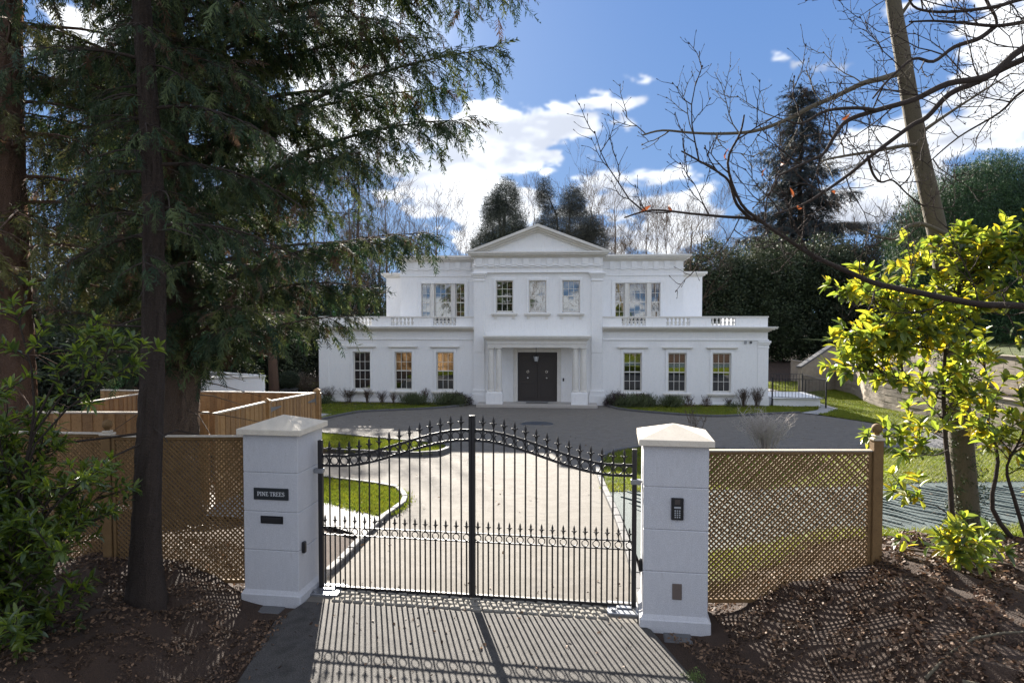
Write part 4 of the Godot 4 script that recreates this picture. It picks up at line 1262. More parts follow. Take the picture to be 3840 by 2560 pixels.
# an evergreen with tiers of drooping boughs; reach(height, azimuth) gives a bough's length
func conifer(called: String, label: String, group: String, base: Vector3, H: float, r0: float, first: float, step: float, reach: Callable, o := {}) -> Node3D:
	var r := RandomNumberGenerator.new()
	r.seed = o.get("seed", 3)
	var t := thing(called, label, "tree", base, 0.0, group)
	var bark: Material = o.get("bark", M.bark_dark)
	var lean: Vector3 = o.get("lean", Vector3.ZERO)
	var at := func(h: float) -> Vector3:
		var k := h / H
		return Vector3(lean.x * k + 0.05 * sin(h * 0.7 + o.get("seed", 3)), h, lean.z * k + 0.05 * cos(h * 0.9))
	var tp := []
	var tr := []
	var n := int(o.get("rings", 26))
	for i in n:
		var h := -0.4 + (H + 0.4) * pow(i / (n - 1.0), 1.25)
		tp.append(at.call(h))
		tr.append(maxf(0.015, r0 * (1.0 - 0.93 * pow(maxf(h, 0) / H, 0.9)) * (1.0 + 0.45 * exp(-maxf(h, 0) * 2.6))))
	var tm := MB.new()
	tm.tube(tp, tr, 40 if n > 60 else 14)
	if n > 60:  # plated, furrowed bark
		var bn := FastNoiseLite.new()
		bn.seed = 4
		bn.frequency = 1.0
		bn.fractal_octaves = 3
		for i in tm.v.size():
			var v := tm.v[i]
			var c3: Vector3 = at.call(v.y)
			var ra := Vector3(v.x - c3.x, 0, v.z - c3.z)
			var a := atan2(ra.z, ra.x)
			var f := bn.get_noise_3d(cos(a) * 4.0 / (0.5 + r0), v.y * 1.5, sin(a) * 4.0 / (0.5 + r0))
			tm.v[i] = v + ra.normalized() * r0 * (0.20 * clampf(1.0 - absf(f) * 3.5, 0.0, 1.0) * -1.0 + 0.05 * sin(a * 3.0 + v.y * 0.6) + 0.10 * exp(-v.y * 3.0) * sin(a * 5.0))
	part("trunk", tm.mesh(bark), t)
	var bm := MB.new()
	var xfs := []
	var cols := []
	var s0: float = o.get("spray", 0.55)
	var rise: float = o.get("rise", 0.45)
	var droop: float = o.get("droop", 0.42)
	var density: float = o.get("density", 1.0)
	var c0: Color = o.get("c0", Color(0.020, 0.032, 0.014))
	var c1: Color = o.get("c1", Color(0.055, 0.070, 0.022))
	var sides: int = o.get("sides", 5)
	var h := first
	var az := r.randf() * TAU
	while h < H * 0.985:
		az += 2.399 + r.randf_range(-0.5, 0.5)
		var L: float = reach.call(h, az) * r.randf_range(0.82, 1.12)
		h += step * r.randf_range(0.6, 1.4) * lerpf(1.0, 0.6, h / H)
		if L < 0.15: continue
		var dir := Vector3(cos(az), 0, sin(az))
		var side := Vector3(-dir.z, 0, dir.x)
		var rs := rise * r.randf_range(0.7, 1.25) * lerpf(0.8, 1.3, h / H)
		var dr := droop * r.randf_range(0.8, 1.2)
		var pts := []
		var o3: Vector3 = at.call(h)
		var wig := r.randf_range(-0.12, 0.12)
		var nb := 9
		for k in nb:
			var u := k / (nb - 1.0)
			pts.append(o3 + dir * L * u + side * L * wig * sin(u * 3.0) + Vector3.UP * L * (rs * u - dr * u * u))
		bm.tube(pts, taper(nb, clampf(0.012 * L + 0.006, 0.012, r0 * 0.3), 0.006), sides, false)
		var gap: float = o.get("gap", 0.32)
		var ns := maxi(2, int(L / gap))
		for k in ns:
			var u := lerpf(o.get("bare", 0.14), 1.0, (k + r.randf() * 0.6) / ns)
			var fi := u * (nb - 1)
			var i0 := mini(int(fi), nb - 2)
			var q: Vector3 = pts[i0].lerp(pts[i0 + 1], fi - i0)
			var fwd: Vector3 = (pts[i0 + 1] - pts[i0]).normalized()
			for sg in [-1.0, 1.0]:
				if r.randf() > (density * o.get("thin", 1.0) if cos(az) < -0.1 or sin(az) < -0.5 else density): continue
				var l2 := (0.35 * L * (1.0 - 0.72 * u) + 0.22) * r.randf_range(0.55, 1.1)
				l2 = minf(l2, 1.9)
				var d2: Vector3 = (fwd * r.randf_range(0.45, 0.9) + side * sg * 0.85 + Vector3.UP * r.randf_range(-0.22, 0.12)).normalized()
				var m2 := 4
				var p2 := []
				for j in m2:
					var w := j / (m2 - 1.0)
					p2.append(q + d2 * l2 * w + Vector3.DOWN * l2 * 0.30 * w * w)
				if l2 > 0.3: bm.tube(p2, taper(m2, 0.010, 0.004), 3, false)
				var nsp := maxi(1, int(l2 / (s0 * o.get("fill", 0.42))))
				for j in nsp:
					var w2 := (j + 0.5 + r.randf_range(-0.3, 0.3)) / nsp
					var fj := clampf(w2, 0, 0.999) * (m2 - 1)
					var j0 := int(fj)
					var q2: Vector3 = p2[j0].lerp(p2[j0 + 1], fj - j0)
					var f2: Vector3 = (p2[j0 + 1] - p2[j0]).normalized()
					var lat := f2.cross(Vector3.UP).normalized() * (1.0 if j % 2 == 0 else -1.0)
					var d3 := (f2 * r.randf_range(0.5, 1.0) + lat * r.randf_range(0.1, 0.8) + Vector3.DOWN * r.randf_range(0.0, o.get("hang", 0.7))).normalized()
					put_spray(xfs, cols, q2, d3, s0 * r.randf_range(0.6, 1.15), r, c0, c1)
			if k == ns - 1:
				for e in 2: put_spray(xfs, cols, pts[nb - 1], (fwd + rv(r, 0.3)).normalized(), s0, r, c0, c1)
	# a few dead snags below the living boughs
	for k in o.get("snags", 0):
		var hh := r.randf_range(1.2, first + 1.5)
		var a := r.randf() * TAU
		var d := Vector3(cos(a), r.randf_range(-0.35, 0.1), sin(a))
		var q: Vector3 = at.call(hh)
		var l := r.randf_range(0.5, 1.8)
		bm.tube([q, q + d * l * 0.5, q + d * l + Vector3(0, -0.1 * l, 0) + rv(r, 0.1)], [0.014, 0.010, 0.004], 4, false)
	part("branches", bm.mesh(bark), t)
	# shared out over three spray shapes
	var sets := [[], [], []]
	var cs := [[], [], []]
	for i in xfs.size():
		sets[i % 3].append(xfs[i]); cs[i % 3].append(cols[i])
	for i in 3:
		if sets[i].size(): copies("crown", sprays[i], t, sets[i], cs[i])
	return t

func put_spray(xfs: Array, cols: Array, p: Vector3, d: Vector3, s: float, r: RandomNumberGenerator, c0: Color, c1: Color) -> void:
	var z := d.cross(Vector3.UP)
	if z.length() < 0.05: z = Vector3.RIGHT
	z = z.normalized().rotated(d, r.randf_range(-0.7, 0.7))
	var y := z.cross(d).normalized()
	xfs.append(Transform3D(Basis(d, y, z).scaled_local(Vector3(s, s, s)), p))
	var k := r.randf()
	cols.append((Color(0.10, 0.058, 0.032) if r.randf() < 0.06 else c0.lerp(c1, k * k)) * r.randf_range(0.7, 1.3))

# leafless tree: trunk and forking limbs; returned as [trunk, limbs]
func fork(mb: MB, p: Vector3, d: Vector3, L: float, rad: float, lvl: int, r: RandomNumberGenerator, up: float, min_r: float) -> void:
	var n := 4 if lvl > 0 else 3
	var pts := [p]
	var rr := [rad]
	var q := p
	var dd := d
	for i in n:
		dd = (dd + rv(r, 0.16) + Vector3.UP * up * 0.12).normalized()
		q += dd * L / n
		pts.append(q)
		rr.append(maxf(min_r, rad * lerpf(1.0, 0.5, (i + 1.0) / n)))
	mb.tube(pts, rr, 6 if lvl > 3 else (4 if lvl > 1 else 3), false)
	if lvl == 0: return
	var kids := 3 if lvl > 1 else 4
	for i in kids:
		var k := n if i == 0 else r.randi_range(1, n)
		var ang := r.randf_range(0.15, 0.4) if i == 0 else r.randf_range(0.45, 0.95)
		var ax: Vector3 = dd.cross(rv(r, 1.0)).normalized()
		fork(mb, pts[k], dd.rotated(ax, ang).normalized(), L * r.randf_range(0.55, 0.82), maxf(min_r, rr[k] * 0.72), lvl - 1, r, up, min_r)

func bare_tree(called: String, label: String, group: String, at: Vector3, H: float, r0: float, sd: int, lvl := 5, up := 1.0, bark: Material = null) -> Node3D:
	var r := RandomNumberGenerator.new()
	r.seed = sd
	var t := thing(called, label, "tree", at, r.randf() * TAU, group)
	var m: Material = bark if bark else M.bark_far
	var tm := MB.new()
	var pts := []
	var n := 9
	for i in n:
		var h := -0.4 + H * 0.8 * i / (n - 1.0)
		pts.append(Vector3(0.12 * sin(h * 0.5 + sd), h, 0.12 * cos(h * 0.4 + sd * 2)))
	tm.tube(pts, taper(n, r0, r0 * 0.3), 8)
	part("trunk", tm.mesh(m), t)
	var mb := MB.new()
	var nb := 9
	for i in nb:
		var k := 0.3 + 0.7 * i / (nb - 1.0)
		var fi := k * (n - 1)
		var p: Vector3 = pts[int(fi)]
		var a := i * 2.4 + r.randf_range(-0.4, 0.4)
		var d := Vector3(cos(a), r.randf_range(0.5, 1.3), sin(a)).normalized()
		fork(mb, p, d, H * 0.2 * r.randf_range(0.8, 1.2), r0 * 0.34 * (1.25 - k), lvl - 1, r, up, 0.008)
	fork(mb, pts[-1], Vector3.UP, H * 0.16, r0 * 0.28, lvl - 1, r, up, 0.008)
	part("branches", mb.mesh(m), t)
	return t

# leaf clump for broad evergreen masses
func clump_mesh(sd: int, m: Material, n := 16, leaf := 0.24, wide := 0.42, upward := 0.0) -> ArrayMesh:
	var r := RandomNumberGenerator.new()
	r.seed = sd
	var mb := MB.new()
	for i in n:
		var o := rv(r, 1.0)
		if o.length() > 1.0: o = o.normalized()
		var d := (rv(r, 1.0) + Vector3.UP * upward).normalized()
		var s := d.cross(rv(r, 1.0)).normalized() * leaf * wide
		var e := o + d * leaf * 2.0
		var mid := o.lerp(e, 0.5)
		mb.tri(o, mid + s, mid - s)
		mb.tri(mid - s, mid + s, e)
	return mb.mesh(m)

var clumps := {}

func bushy(called: String, label: String, cat: String, group: String, at: Vector3, blobs: Array, n: int, size: float, c0: Color, c1: Color, kind := "broad", trunk_r := 0.2, sd := 1, sunlit_top_tint = null) -> Node3D:
	# blobs: [centre, radii]; clumps fill the outer shell of each
	var r := RandomNumberGenerator.new()
	r.seed = sd
	var t := thing(called, label, cat, at, 0.0, group)
	if trunk_r > 0.0:
		var tm := MB.new()
		var c: Vector3 = blobs[0][0]
		tm.tube([Vector3(0, -0.3, 0), Vector3(c.x * 0.3, c.y * 0.5, c.z * 0.3), c], [trunk_r, trunk_r * 0.8, trunk_r * 0.5], 8)
		for b in blobs: tm.tube([Vector3(c.x * 0.3, c.y * 0.5, c.z * 0.3), (c + b[0]) / 2, b[0] + Vector3(0, b[1].y * 0.5, 0)], [trunk_r * 0.6, trunk_r * 0.35, trunk_r * 0.12], 5, false)
		part("trunk" if cat == "tree" else "stems", tm.mesh(M.bark_dark), t)
	var vol := 0.0
	for b in blobs: vol += b[1].x * b[1].y + b[1].y * b[1].z + b[1].x * b[1].z
	var sets := [[], []]
	var cs := [[], []]
	for b in blobs:
		var rd: Vector3 = b[1]
		var m := int(n * (rd.x * rd.y + rd.y * rd.z + rd.x * rd.z) / vol)
		for i in m:
			var d := Vector3(r.randfn(), r.randfn(), r.randfn()).normalized()
			var k := pow(r.randf(), 0.25) * (1.0 + 0.10 * sin(d.x * 7.0 + sd) * sin(d.y * 6.0 + sd * 2.0) + 0.06 * sin(d.z * 13.0 + d.y * 11.0))
			var p: Vector3 = b[0] + d * rd * k
			if p.y < 0.05: continue
			var s := size * r.randf_range(0.7, 1.3)
			var bs := Basis(Vector3.UP, r.randf() * TAU)
			if kind == "broad": bs = Basis.from_euler(Vector3(r.randf() * TAU, r.randf() * TAU, r.randf() * TAU))
			var j := r.randi() % 2
			sets[j].append(Transform3D(bs.scaled_local(Vector3(s, s, s)), p))
			var c := c0.lerp(c1, pow(r.randf(), 1.6)) * r.randf_range(0.7, 1.3)
			if sunlit_top_tint != null and d.y > 0.55 and r.randf() < 0.6: c = c.lerp(sunlit_top_tint, r.randf())  # tops recoloured paler, sunlight put into the leaf colour
			cs[j].append(c)
	for j in 2:
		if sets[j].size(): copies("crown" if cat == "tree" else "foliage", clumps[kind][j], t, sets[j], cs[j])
	return t

func leaf_shape(l: float, w: float, fold: float, curl: float) -> MB:
	# one broad leaf along +x with a folded midrib
	var mb := MB.new()
	var prev := []
	for i in 6:
		var u := i / 5.0
		var hw := w * 0.5 * pow(sin(PI * clampf(u * 0.94 + 0.03, 0, 1)), 0.75)
		var c := Vector3(l * u, curl * l * (u * u) * -1.0, 0)
		var ring := [c + Vector3(0, fold * hw, -hw), c, c + Vector3(0, fold * hw, hw)]
		if i > 0:
			mb.quad(prev[0], prev[1], ring[1], ring[0])
			mb.quad(prev[1], prev[2], ring[2], ring[1])
		prev = ring
	return mb

# a broad-leaved shrub from given stems: leaves along and whorled at the ends of side twigs
func leafy(t: Node3D, stems: Array, o: Dictionary) -> void:
	var r := RandomNumberGenerator.new()
	r.seed = o.get("seed", 9)
	var bm := MB.new()
	var leaves := []   # [Transform3D, material number]
	var l0: float = o.leaf
	var mats: Array = o.mats
	var tips := []
	for s in stems:
		var p := curve3(pts3(s[0]), 3)
		bm.tube(p, taper(p.size(), s[1], s[2]), 6, false)
		var from: float = s[3]
		for i in range(1, p.size()):
			var u := float(i) / p.size()
			if u < from: continue
			for k in s[4] * int(o.get("more", 1)) + (int(o.get("plus", 0)) if s[1] > 0.0135 else 0):
				var dir: Vector3 = (p[i] - p[i - 1]).normalized()
				var d: Vector3 = (dir * 0.5 + Vector3(r.randf_range(-1, 1), r.randf_range(-0.3, 0.75), r.randf_range(-0.7, 0.9))).normalized()
				var L: float = r.randf_range(0.4, 1.0) * o.twig
				var q: Vector3 = p[i].lerp(p[i - 1], r.randf())
				var e := q + d * L + Vector3(0, 0.08 * L, 0)
				bm.tube([q, q.lerp(e, 0.5) + rv(r, 0.02), e], [0.008, 0.006, 0.004], 4, false)
				tips.append([q, e])
		tips.append([p[-2], p[-1]])
	for tp in tips:
		var a: Vector3 = tp[0]; var e: Vector3 = tp[1]
		var d := (e - a).normalized()
		var n1 := int((e - a).length() / (l0 * 0.45))
		for k in n1 + o.whorl:
			var u: float = 1.0 if k >= n1 else 0.3 + 0.7 * k / n1
			var ang: float = k * 2.4 + r.randf_range(-0.4, 0.4)
			var x := d.cross(Vector3.UP if absf(d.y) < 0.9 else Vector3.RIGHT).normalized()
			var out := (x.rotated(d, ang) + d * r.randf_range(0.25, 1.1) + Vector3.UP * 0.2).normalized()
			var z := out.cross(Vector3.UP)
			if z.length() < 0.05: continue
			z = z.normalized().rotated(out, r.randf_range(-0.6, 0.6))
			var y := z.cross(out).normalized()
			var s := l0 * r.randf_range(0.65, 1.1)
			var pick := 0
			var w := r.randf()
			for m in mats.size():
				if w < mats[m][1]:
					pick = m
					break
				w -= mats[m][1]
			leaves.append([Transform3D(Basis(out, y, z).scaled_local(Vector3(s, s, s)), a.lerp(e, u)), pick])
	part("stems", bm.mesh(o.bark), t)
	var shapes := []
	for k in 2: shapes.append(leaf_shape(1.0, o.wide, 0.35 + 0.2 * k, 0.12 + 0.15 * k))
	var meshes := []
	for m in mats.size():
		var two := []
		for k in 2: two.append(shapes[k].mesh(M[mats[m][0]]))
		meshes.append(two)
	# the leaves nearest the camera are parts of their own, the others one mass
	var cam := Vector3(0, 3.48, 0) - t.position
	leaves.sort_custom(func(a, b): return a[0].origin.distance_squared_to(cam) / a[0].basis.x.length_squared() < b[0].origin.distance_squared_to(cam) / b[0].basis.x.length_squared())
	var rest := {}
	for i in leaves.size():
		var m: int = leaves[i][1]
		if i < o.get("single", 300):
			part("leaf", meshes[m][i % 2], t, leaves[i][0])
		else:
			var key := m * 2 + i % 2
			if not rest.has(key): rest[key] = []
			rest[key].append(leaves[i][0])
	for key in rest: copies("foliage", meshes[key / 2][key % 2], t, rest[key])

# side twigs with buds along a limb
func twigs(mb: MB, p: Array, rad: float, lvl: int, r: RandomNumberGenerator, every: float, len0: float) -> void:
	var acc := 0.0
	var flip := 1.0
	for i in range(1, p.size()):
		acc += p[i].distance_to(p[i - 1])
		if acc < every: continue
		acc = 0.0
		flip = -flip
		var dir: Vector3 = (p[i] - p[i - 1]).normalized()
		var side := dir.cross(Vector3.BACK).normalized() * flip
		var d := (dir * r.randf_range(0.4, 1.0) + side * r.randf_range(0.4, 1.0) + Vector3(0, 0.25, r.randf_range(-0.6, 0.6))).normalized()
		var L := len0 * r.randf_range(0.35, 1.1)
		var q := [p[i]]
		var c: Vector3 = p[i]
		for k in 5:
			d = (d + rv(r, 0.28) + Vector3.UP * 0.10).normalized()
			c += d * L / 5.0
			q.append(c)
		mb.tube(q, taper(q.size(), rad, rad * 0.45), 4, false)
		var tip := c
		mb.tube([tip, tip + d * 0.018, tip + d * 0.03], [rad * 0.6, rad * 1.1, rad * 0.2], 4, false)
		if lvl > 0: twigs(mb, q, rad * 0.65, lvl - 1, r, every * 0.42, len0 * 0.45)

func shrub(called: String, label: String, group: String, at: Vector3, w: float, h: float, n: int, size: float, c0: Color, c1: Color, kind: String, stems := 9, stem_col: Material = null, sd := 1) -> Node3D:
	var r := RandomNumberGenerator.new()
	r.seed = sd
	var t := thing(called, label, "shrub", at, 0.0, group)
	var mb := MB.new()
	var ends := []
	for i in stems:
		var a := r.randf() * TAU
		var e := Vector3(cos(a) * w * 0.5 * r.randf(), h * r.randf_range(0.6, 1.0), sin(a) * w * 0.4 * r.randf())
		mb.tube([Vector3(e.x * 0.2, -0.05, e.z * 0.2), e * Vector3(0.5, 0.55, 0.5), e], [0.009, 0.007, 0.003], 4, false)
		for k in 5:
			var q := e * r.randf_range(0.35, 0.95)
			var f := q + Vector3(r.randf_range(-.16, .16) * w, r.randf_range(0.02, 0.28) * h, r.randf_range(-.14, .14) * w)
			mb.tube([q, f], [0.006, 0.003], 3, false)
			ends.append(f)
			for j in 3:
				var q2 := q.lerp(f, r.randf_range(0.4, 1.0))
				var f2 := q2 + Vector3(r.randf_range(-.09, .09) * w, r.randf_range(-0.03, 0.14) * h, r.randf_range(-.08, .08) * w)
				mb.tube([q2, f2], [0.004, 0.002], 3, false)
				ends.append(f2)
	if stems > 0: part("stems", mb.mesh(stem_col if stem_col else M.bark_far), t)
	if n > 0:
		var xfs := []
		var cols := []
		for i in n:
			var p: Vector3
			if kind == "twiggy" and ends.size():
				p = ends[r.randi() % ends.size()] + rv(r, size * 0.8)
			else:
				var d := Vector3(r.randfn(), absf(r.randfn()), r.randfn()).normalized() * pow(r.randf(), 0.4)
				p = Vector3(d.x * w * 0.5, d.y * h * 0.9, d.z * minf(w, 0.9) * 0.42)
			var s := size * r.randf_range(0.6, 1.3)
			var bs := Basis.from_euler(Vector3(r.randf() * TAU, r.randf() * TAU, r.randf() * TAU)) if kind != "grassy" else Basis(Vector3.UP, r.randf() * TAU)
			xfs.append(Transform3D(bs.scaled_local(Vector3.ONE * s), p))
			cols.append(c0.lerp(c1, r.randf()) * r.randf_range(0.7, 1.3))
		copies("foliage", clumps[kind if clumps.has(kind) else "broad"][sd % 2], t, xfs, cols)
	return t

func build_added_lane() -> void:
	# unseen lane and verge added behind the camera to bounce sun onto the walls
	var mb := MB.new()
	mb.quad(Vector3(-90, 0.004, 4.02), Vector3(-90, 0.004, 10.0), Vector3(90, 0.004, 10.0), Vector3(90, 0.004, 4.02))
	struct("lane", mb.mesh(M.lane_asphalt), "unseen pale asphalt lane added behind the camera to bounce sunlight")
	var vg := MB.new()
	vg.quad(Vector3(-90, 0.002, 10.02), Vector3(-90, 0.002, 40.0), Vector3(90, 0.002, 40.0), Vector3(90, 0.002, 10.02))
	struct("verge", vg.mesh(M.turf), "unseen grass added beyond the lane to bounce sunlight")

func ground_y(x: float, z: float) -> float:
	return land(x, z) - 0.05 + bumps(x, z)

func build_litter() -> void:
	var leafm := MB.new()
	leafm.quad(Vector3(-1, 0, -0.45), Vector3(-0.8, 0.1, 0.5), Vector3(0, 0.28, 0.55), Vector3(0, 0.22, -0.6))
	leafm.quad(Vector3(0, 0.22, -0.6), Vector3(0, 0.28, 0.55), Vector3(0.9, 0.0, 0.35), Vector3(1.05, 0.14, -0.3))
	var chipm := MB.new()
	chipm.box(-1, -0.1, -0.28, 1, 0.1, 0.28)
	var lm := leafm.mesh(M.litter)
	var cm := chipm.mesh(M.litter)
	var lx := []
	var lc := []
	var cx := []
	var cc := []
	var r := RandomNumberGenerator.new()
	r.seed = 44
	while lx.size() + cx.size() < 95000:
		var x := r.randf_range(-9.0, 9.0)
		var z := -1.6 - 8.0 * pow(r.randf(), 0.9)
		if x > -2.62 - 0.25 * maxf(0.0, z + 7.0) * 0.5 and x < 1.72 + 0.36 * maxf(0.0, z + 7.3): 
			if r.randf() > 0.012: continue
		if z < -8.9 and x > -3: continue
		if x > -3.25 and x < -2.4 and z < -7.85 and z > -9.0: continue
		if x > 1.45 and x < 2.35 and z < -7.4 and z > -8.5: continue
		var y := ground_y(x, z)
		if x > -2.7 and x < 1.8 + 0.36 * maxf(0.0, z + 7.3): y = land(x, z) + 0.005
		var bs := Basis.from_euler(Vector3(r.randf_range(-0.8, 0.8), r.randf() * TAU, r.randf_range(-0.8, 0.8)))
		var k := r.randf()
		var tone := 1.25 * pow(r.randf(), 1.6)
		if r.randf() < 0.6:
			var s := r.randf_range(0.010, 0.025) * (1.0 + 0.5 * ss(2.0, 4.0, x))
			lx.append(Transform3D(bs.scaled_local(Vector3(s, s, s)), Vector3(x, y + 0.008, z)))
			lc.append(Color(0.045 + 0.195 * tone, 0.026 + 0.122 * tone, 0.016 + 0.075 * tone).lerp(Color(0.12, 0.05, 0.025), 0.35 * k * ss(2.5, 4.0, x)))
		else:
			var s := r.randf_range(0.007, 0.022)
			cx.append(Transform3D(bs.scaled_local(Vector3(s, s, s)), Vector3(x, y + 0.006, z)))
			cc.append(Color(0.042 + 0.17 * tone, 0.026 + 0.108 * tone, 0.016 + 0.068 * tone))
	for i in 420:
		var x := r.randf_range(-6.5, 15.0)
		var z := r.randf_range(-29.0, -9.8)
		var s := r.randf_range(0.02, 0.035)
		lx.append(Transform3D(Basis.from_euler(Vector3(r.randf_range(-0.4, 0.4), r.randf() * TAU, r.randf_range(-0.4, 0.4))).scaled_local(Vector3.ONE * s), Vector3(x, land(x, z) + 0.05, z)))
		lc.append(Color(0.10, 0.06, 0.03) * r.randf_range(0.6, 2.2))
	tag(copies("leaf_litter", lm, self, lx, lc), "dead brown leaves scattered over the ground before the fences", "fallen leaves")
	tag(copies("bark_mulch", cm, self, cx, cc), "dark bark chippings covering the beds before the fences", "mulch")
	# sticks lying on the mulch
	var k := 0
	for s in [["thin fallen stick running towards the keypad pier on the mulch", [3.25, -7.3, 3.05, -6.5, 2.95, -5.7]], ["pale broken stick lying at the edge of the right bank", [3.55, -5.75, 4.1, -5.95, 4.9, -6.05]], ["dark fallen branch below the yellow-leaved shrub", [4.6, -8.3, 5.2, -8.0, 6.0, -7.6]], ["short fallen stick on the leafy bank near the picture edge", [3.7, -5.5, 4.0, -5.3, 4.3, -5.35]]]:
		var pts := []
		var a: Array = s[1]
		for i in range(0, a.size(), 2): pts.append(Vector3(a[i], ground_y(a[i], a[i + 1]) + 0.035, a[i + 1]))
		var p := curve3(pts, 3)
		var mb := MB.new()
		mb.tube(p, taper(p.size(), 0.018, 0.008), 6)
		tag(part("fallen_stick", mb.mesh(M.bark_grey if k % 2 else M.bark_far), self), s[0], "stick")
		k += 1

func build_near_plants() -> void:
	# slim trunk before the left trellis
	conifer("slim_conifer", "slim dark conifer trunk standing before the left trellis", "", Vector3(-4.02, land(-4.0, -7.55), -7.55), 17.0, 0.155, 3.7, 0.17, func(h, az):
		var left := 0.5 - 0.5 * cos(az)
		return lerpf(1.9, 2.2, left) * clampf(1.0 - h / 19.0, 0.1, 1.0) * (0.4 if sin(az) > 0.3 else 1.0), {"seed": 11, "rings": 110, "spray": 0.29, "gap": 0.16, "fill": 0.42, "c0": Color(0.020, 0.045, 0.020), "c1": Color(0.095, 0.125, 0.040), "rise": 0.30, "droop": 0.5, "density": 0.9, "snags": 10, "hang": 0.9})
	# the great conifer whose boughs fill the upper left
	conifer("great_conifer", "great dark conifer with long drooping boughs behind the left trellis", "", Vector3(-6.0, land(-6.0, -12.2), -12.2), 24.0, 0.40, 2.45, 0.105, func(h, az):
		var right := maxf(0.0, cos(az))
		var front := maxf(0.0, sin(az))
		var L := lerpf(3.1, lerpf(3.4, 5.6, ss(2.5, 5.8, h)), right * right)
		L *= 1.0 - 0.48 * front
		return L * (1.0 - 0.55 * ss(10.0, 24.0, h)), {"seed": 5, "rings": 110, "thin": 0.5, "spray": 0.44, "rise": 0.66, "droop": 0.30, "density": 1.0, "snags": 16, "bark": M.bark_furrowed, "hang": 0.6, "gap": 0.16, "bare": 0.06, "fill": 0.33, "c0": Color(0.018, 0.046, 0.020), "c1": Color(0.125, 0.145, 0.042)})
	# thick reddish trunk at the left edge
	conifer("red_conifer", "tall conifer with thick reddish trunk at the left edge", "", Vector3(-8.2, land(-8.2, -11.2), -11.2), 22.0, 0.36, 3.9, 0.17, func(h, az):
		return (3.4 if cos(az) > 0.0 else 2.4) * clampf(1.0 - h / 26.0, 0.1, 1.0), {"seed": 8, "rings": 110, "spray": 0.46, "gap": 0.2, "fill": 0.34, "rise": 0.32, "droop": 0.5, "density": 0.42, "snags": 26, "bark": M.bark_red, "hang": 0.85, "c0": Color(0.035, 0.045, 0.018), "c1": Color(0.19, 0.18, 0.05)})
	# leaning grey trunk on the right
	var r := RandomNumberGenerator.new()
	r.seed = 21
	var lt := thing("leaning_tree", "bare grey-barked tree leaning left behind the yellow-leaved shrub", "tree", Vector3.ZERO)
	var tp := curve3(pts3([6.47, 0.1, -9.5, 6.41, 0.6, -9.5, 6.28, 1.9, -9.5, 6.12, 3.3, -9.5, 5.97, 4.32, -9.5, 5.74, 5.3, -9.5, 5.55, 6.1, -9.5, 5.36, 7.1, -9.5, 5.21, 7.9, -9.5, 5.0, 9.6, -9.5]), 3)
	var mb := MB.new()
	mb.tube(tp, taper(tp.size(), 0.175, 0.086), 14)
	part("trunk", mb.mesh(M.bark_grey), lt)
	var ix := []
	var ic := []
	for i in 420:
		var u := r.randf_range(0.08, 0.40)
		var fi := u * (tp.size() - 1)
		var c: Vector3 = tp[int(fi)].lerp(tp[int(fi) + 1], fi - int(fi))
		var a := r.randf() * TAU
		ix.append(Transform3D(Basis.from_euler(Vector3(r.randf() * 6, r.randf() * 6, r.randf() * 6)).scaled_local(Vector3.ONE * r.randf_range(0.05, 0.10)), c + Vector3(cos(a), 0, sin(a)) * r.randf_range(0.12, 0.26)))
		ic.append(Color(0.018, 0.034, 0.012).lerp(Color(0.05, 0.075, 0.02), r.randf()))
	copies("ivy", clumps["broad"][0], lt, ix, ic)
	mb = MB.new()
	for l in [[[5.24, 6.79, -9.40, 4.92, 6.66, -9.22, 4.59, 6.54, -9.04, 4.16, 6.32, -8.86, 3.72, 6.11, -8.68, 3.37, 5.91, -8.50, 2.93, 5.73, -8.32, 2.50, 5.65, -8.14, 2.09, 5.61, -7.96, 1.70, 5.59, -7.78, 1.44, 5.49, -7.60], 0.042], [[5.70, 5.83, -9.45, 5.42, 5.83, -9.40, 4.84, 5.69, -9.13, 4.17, 5.54, -8.87, 3.87, 5.43, -8.60], 0.036], [[6.0, 4.6, -9.4, 5.52, 4.73, -9.20, 5.22, 4.68, -9.05, 5.00, 4.51, -8.90, 4.73, 4.50, -8.75, 4.32, 4.59, -8.60], 0.034], [[5.25, 7.5, -9.5, 5.5, 7.9, -9.4, 6.0, 8.6, -9.2], 0.03], [[5.6, 6.0, -9.5, 6.2, 6.4, -9.6, 7.0, 6.9, -9.7], 0.03]]:
		var p := curve3(pts3(l[0]), 4)
		mb.tube(p, taper(p.size(), l[1], 0.009), 7, false)
		twigs(mb, p, 0.0085, 2, r, 0.30, 0.75)
	part("branches", mb.mesh(M.bark_grey), lt)
	# oak out of frame on the right, its limbs across the picture
	var ok := thing("oak_tree", "leafless oak whose dark limbs reach in from the right edge", "tree", Vector3.ZERO)
	mb = MB.new()
	var op := curve3(pts3([9.6, 0.2, -8.3, 9.5, 2.0, -8.3, 9.3, 4.0, -8.2, 9.2, 6.5, -8.2, 9.3, 9.5, -8.3]), 4)
	mb.tube(op, taper(op.size(), 0.30, 0.14), 12)
	part("trunk", mb.mesh(M.bark_dark), ok)
	mb = MB.new()
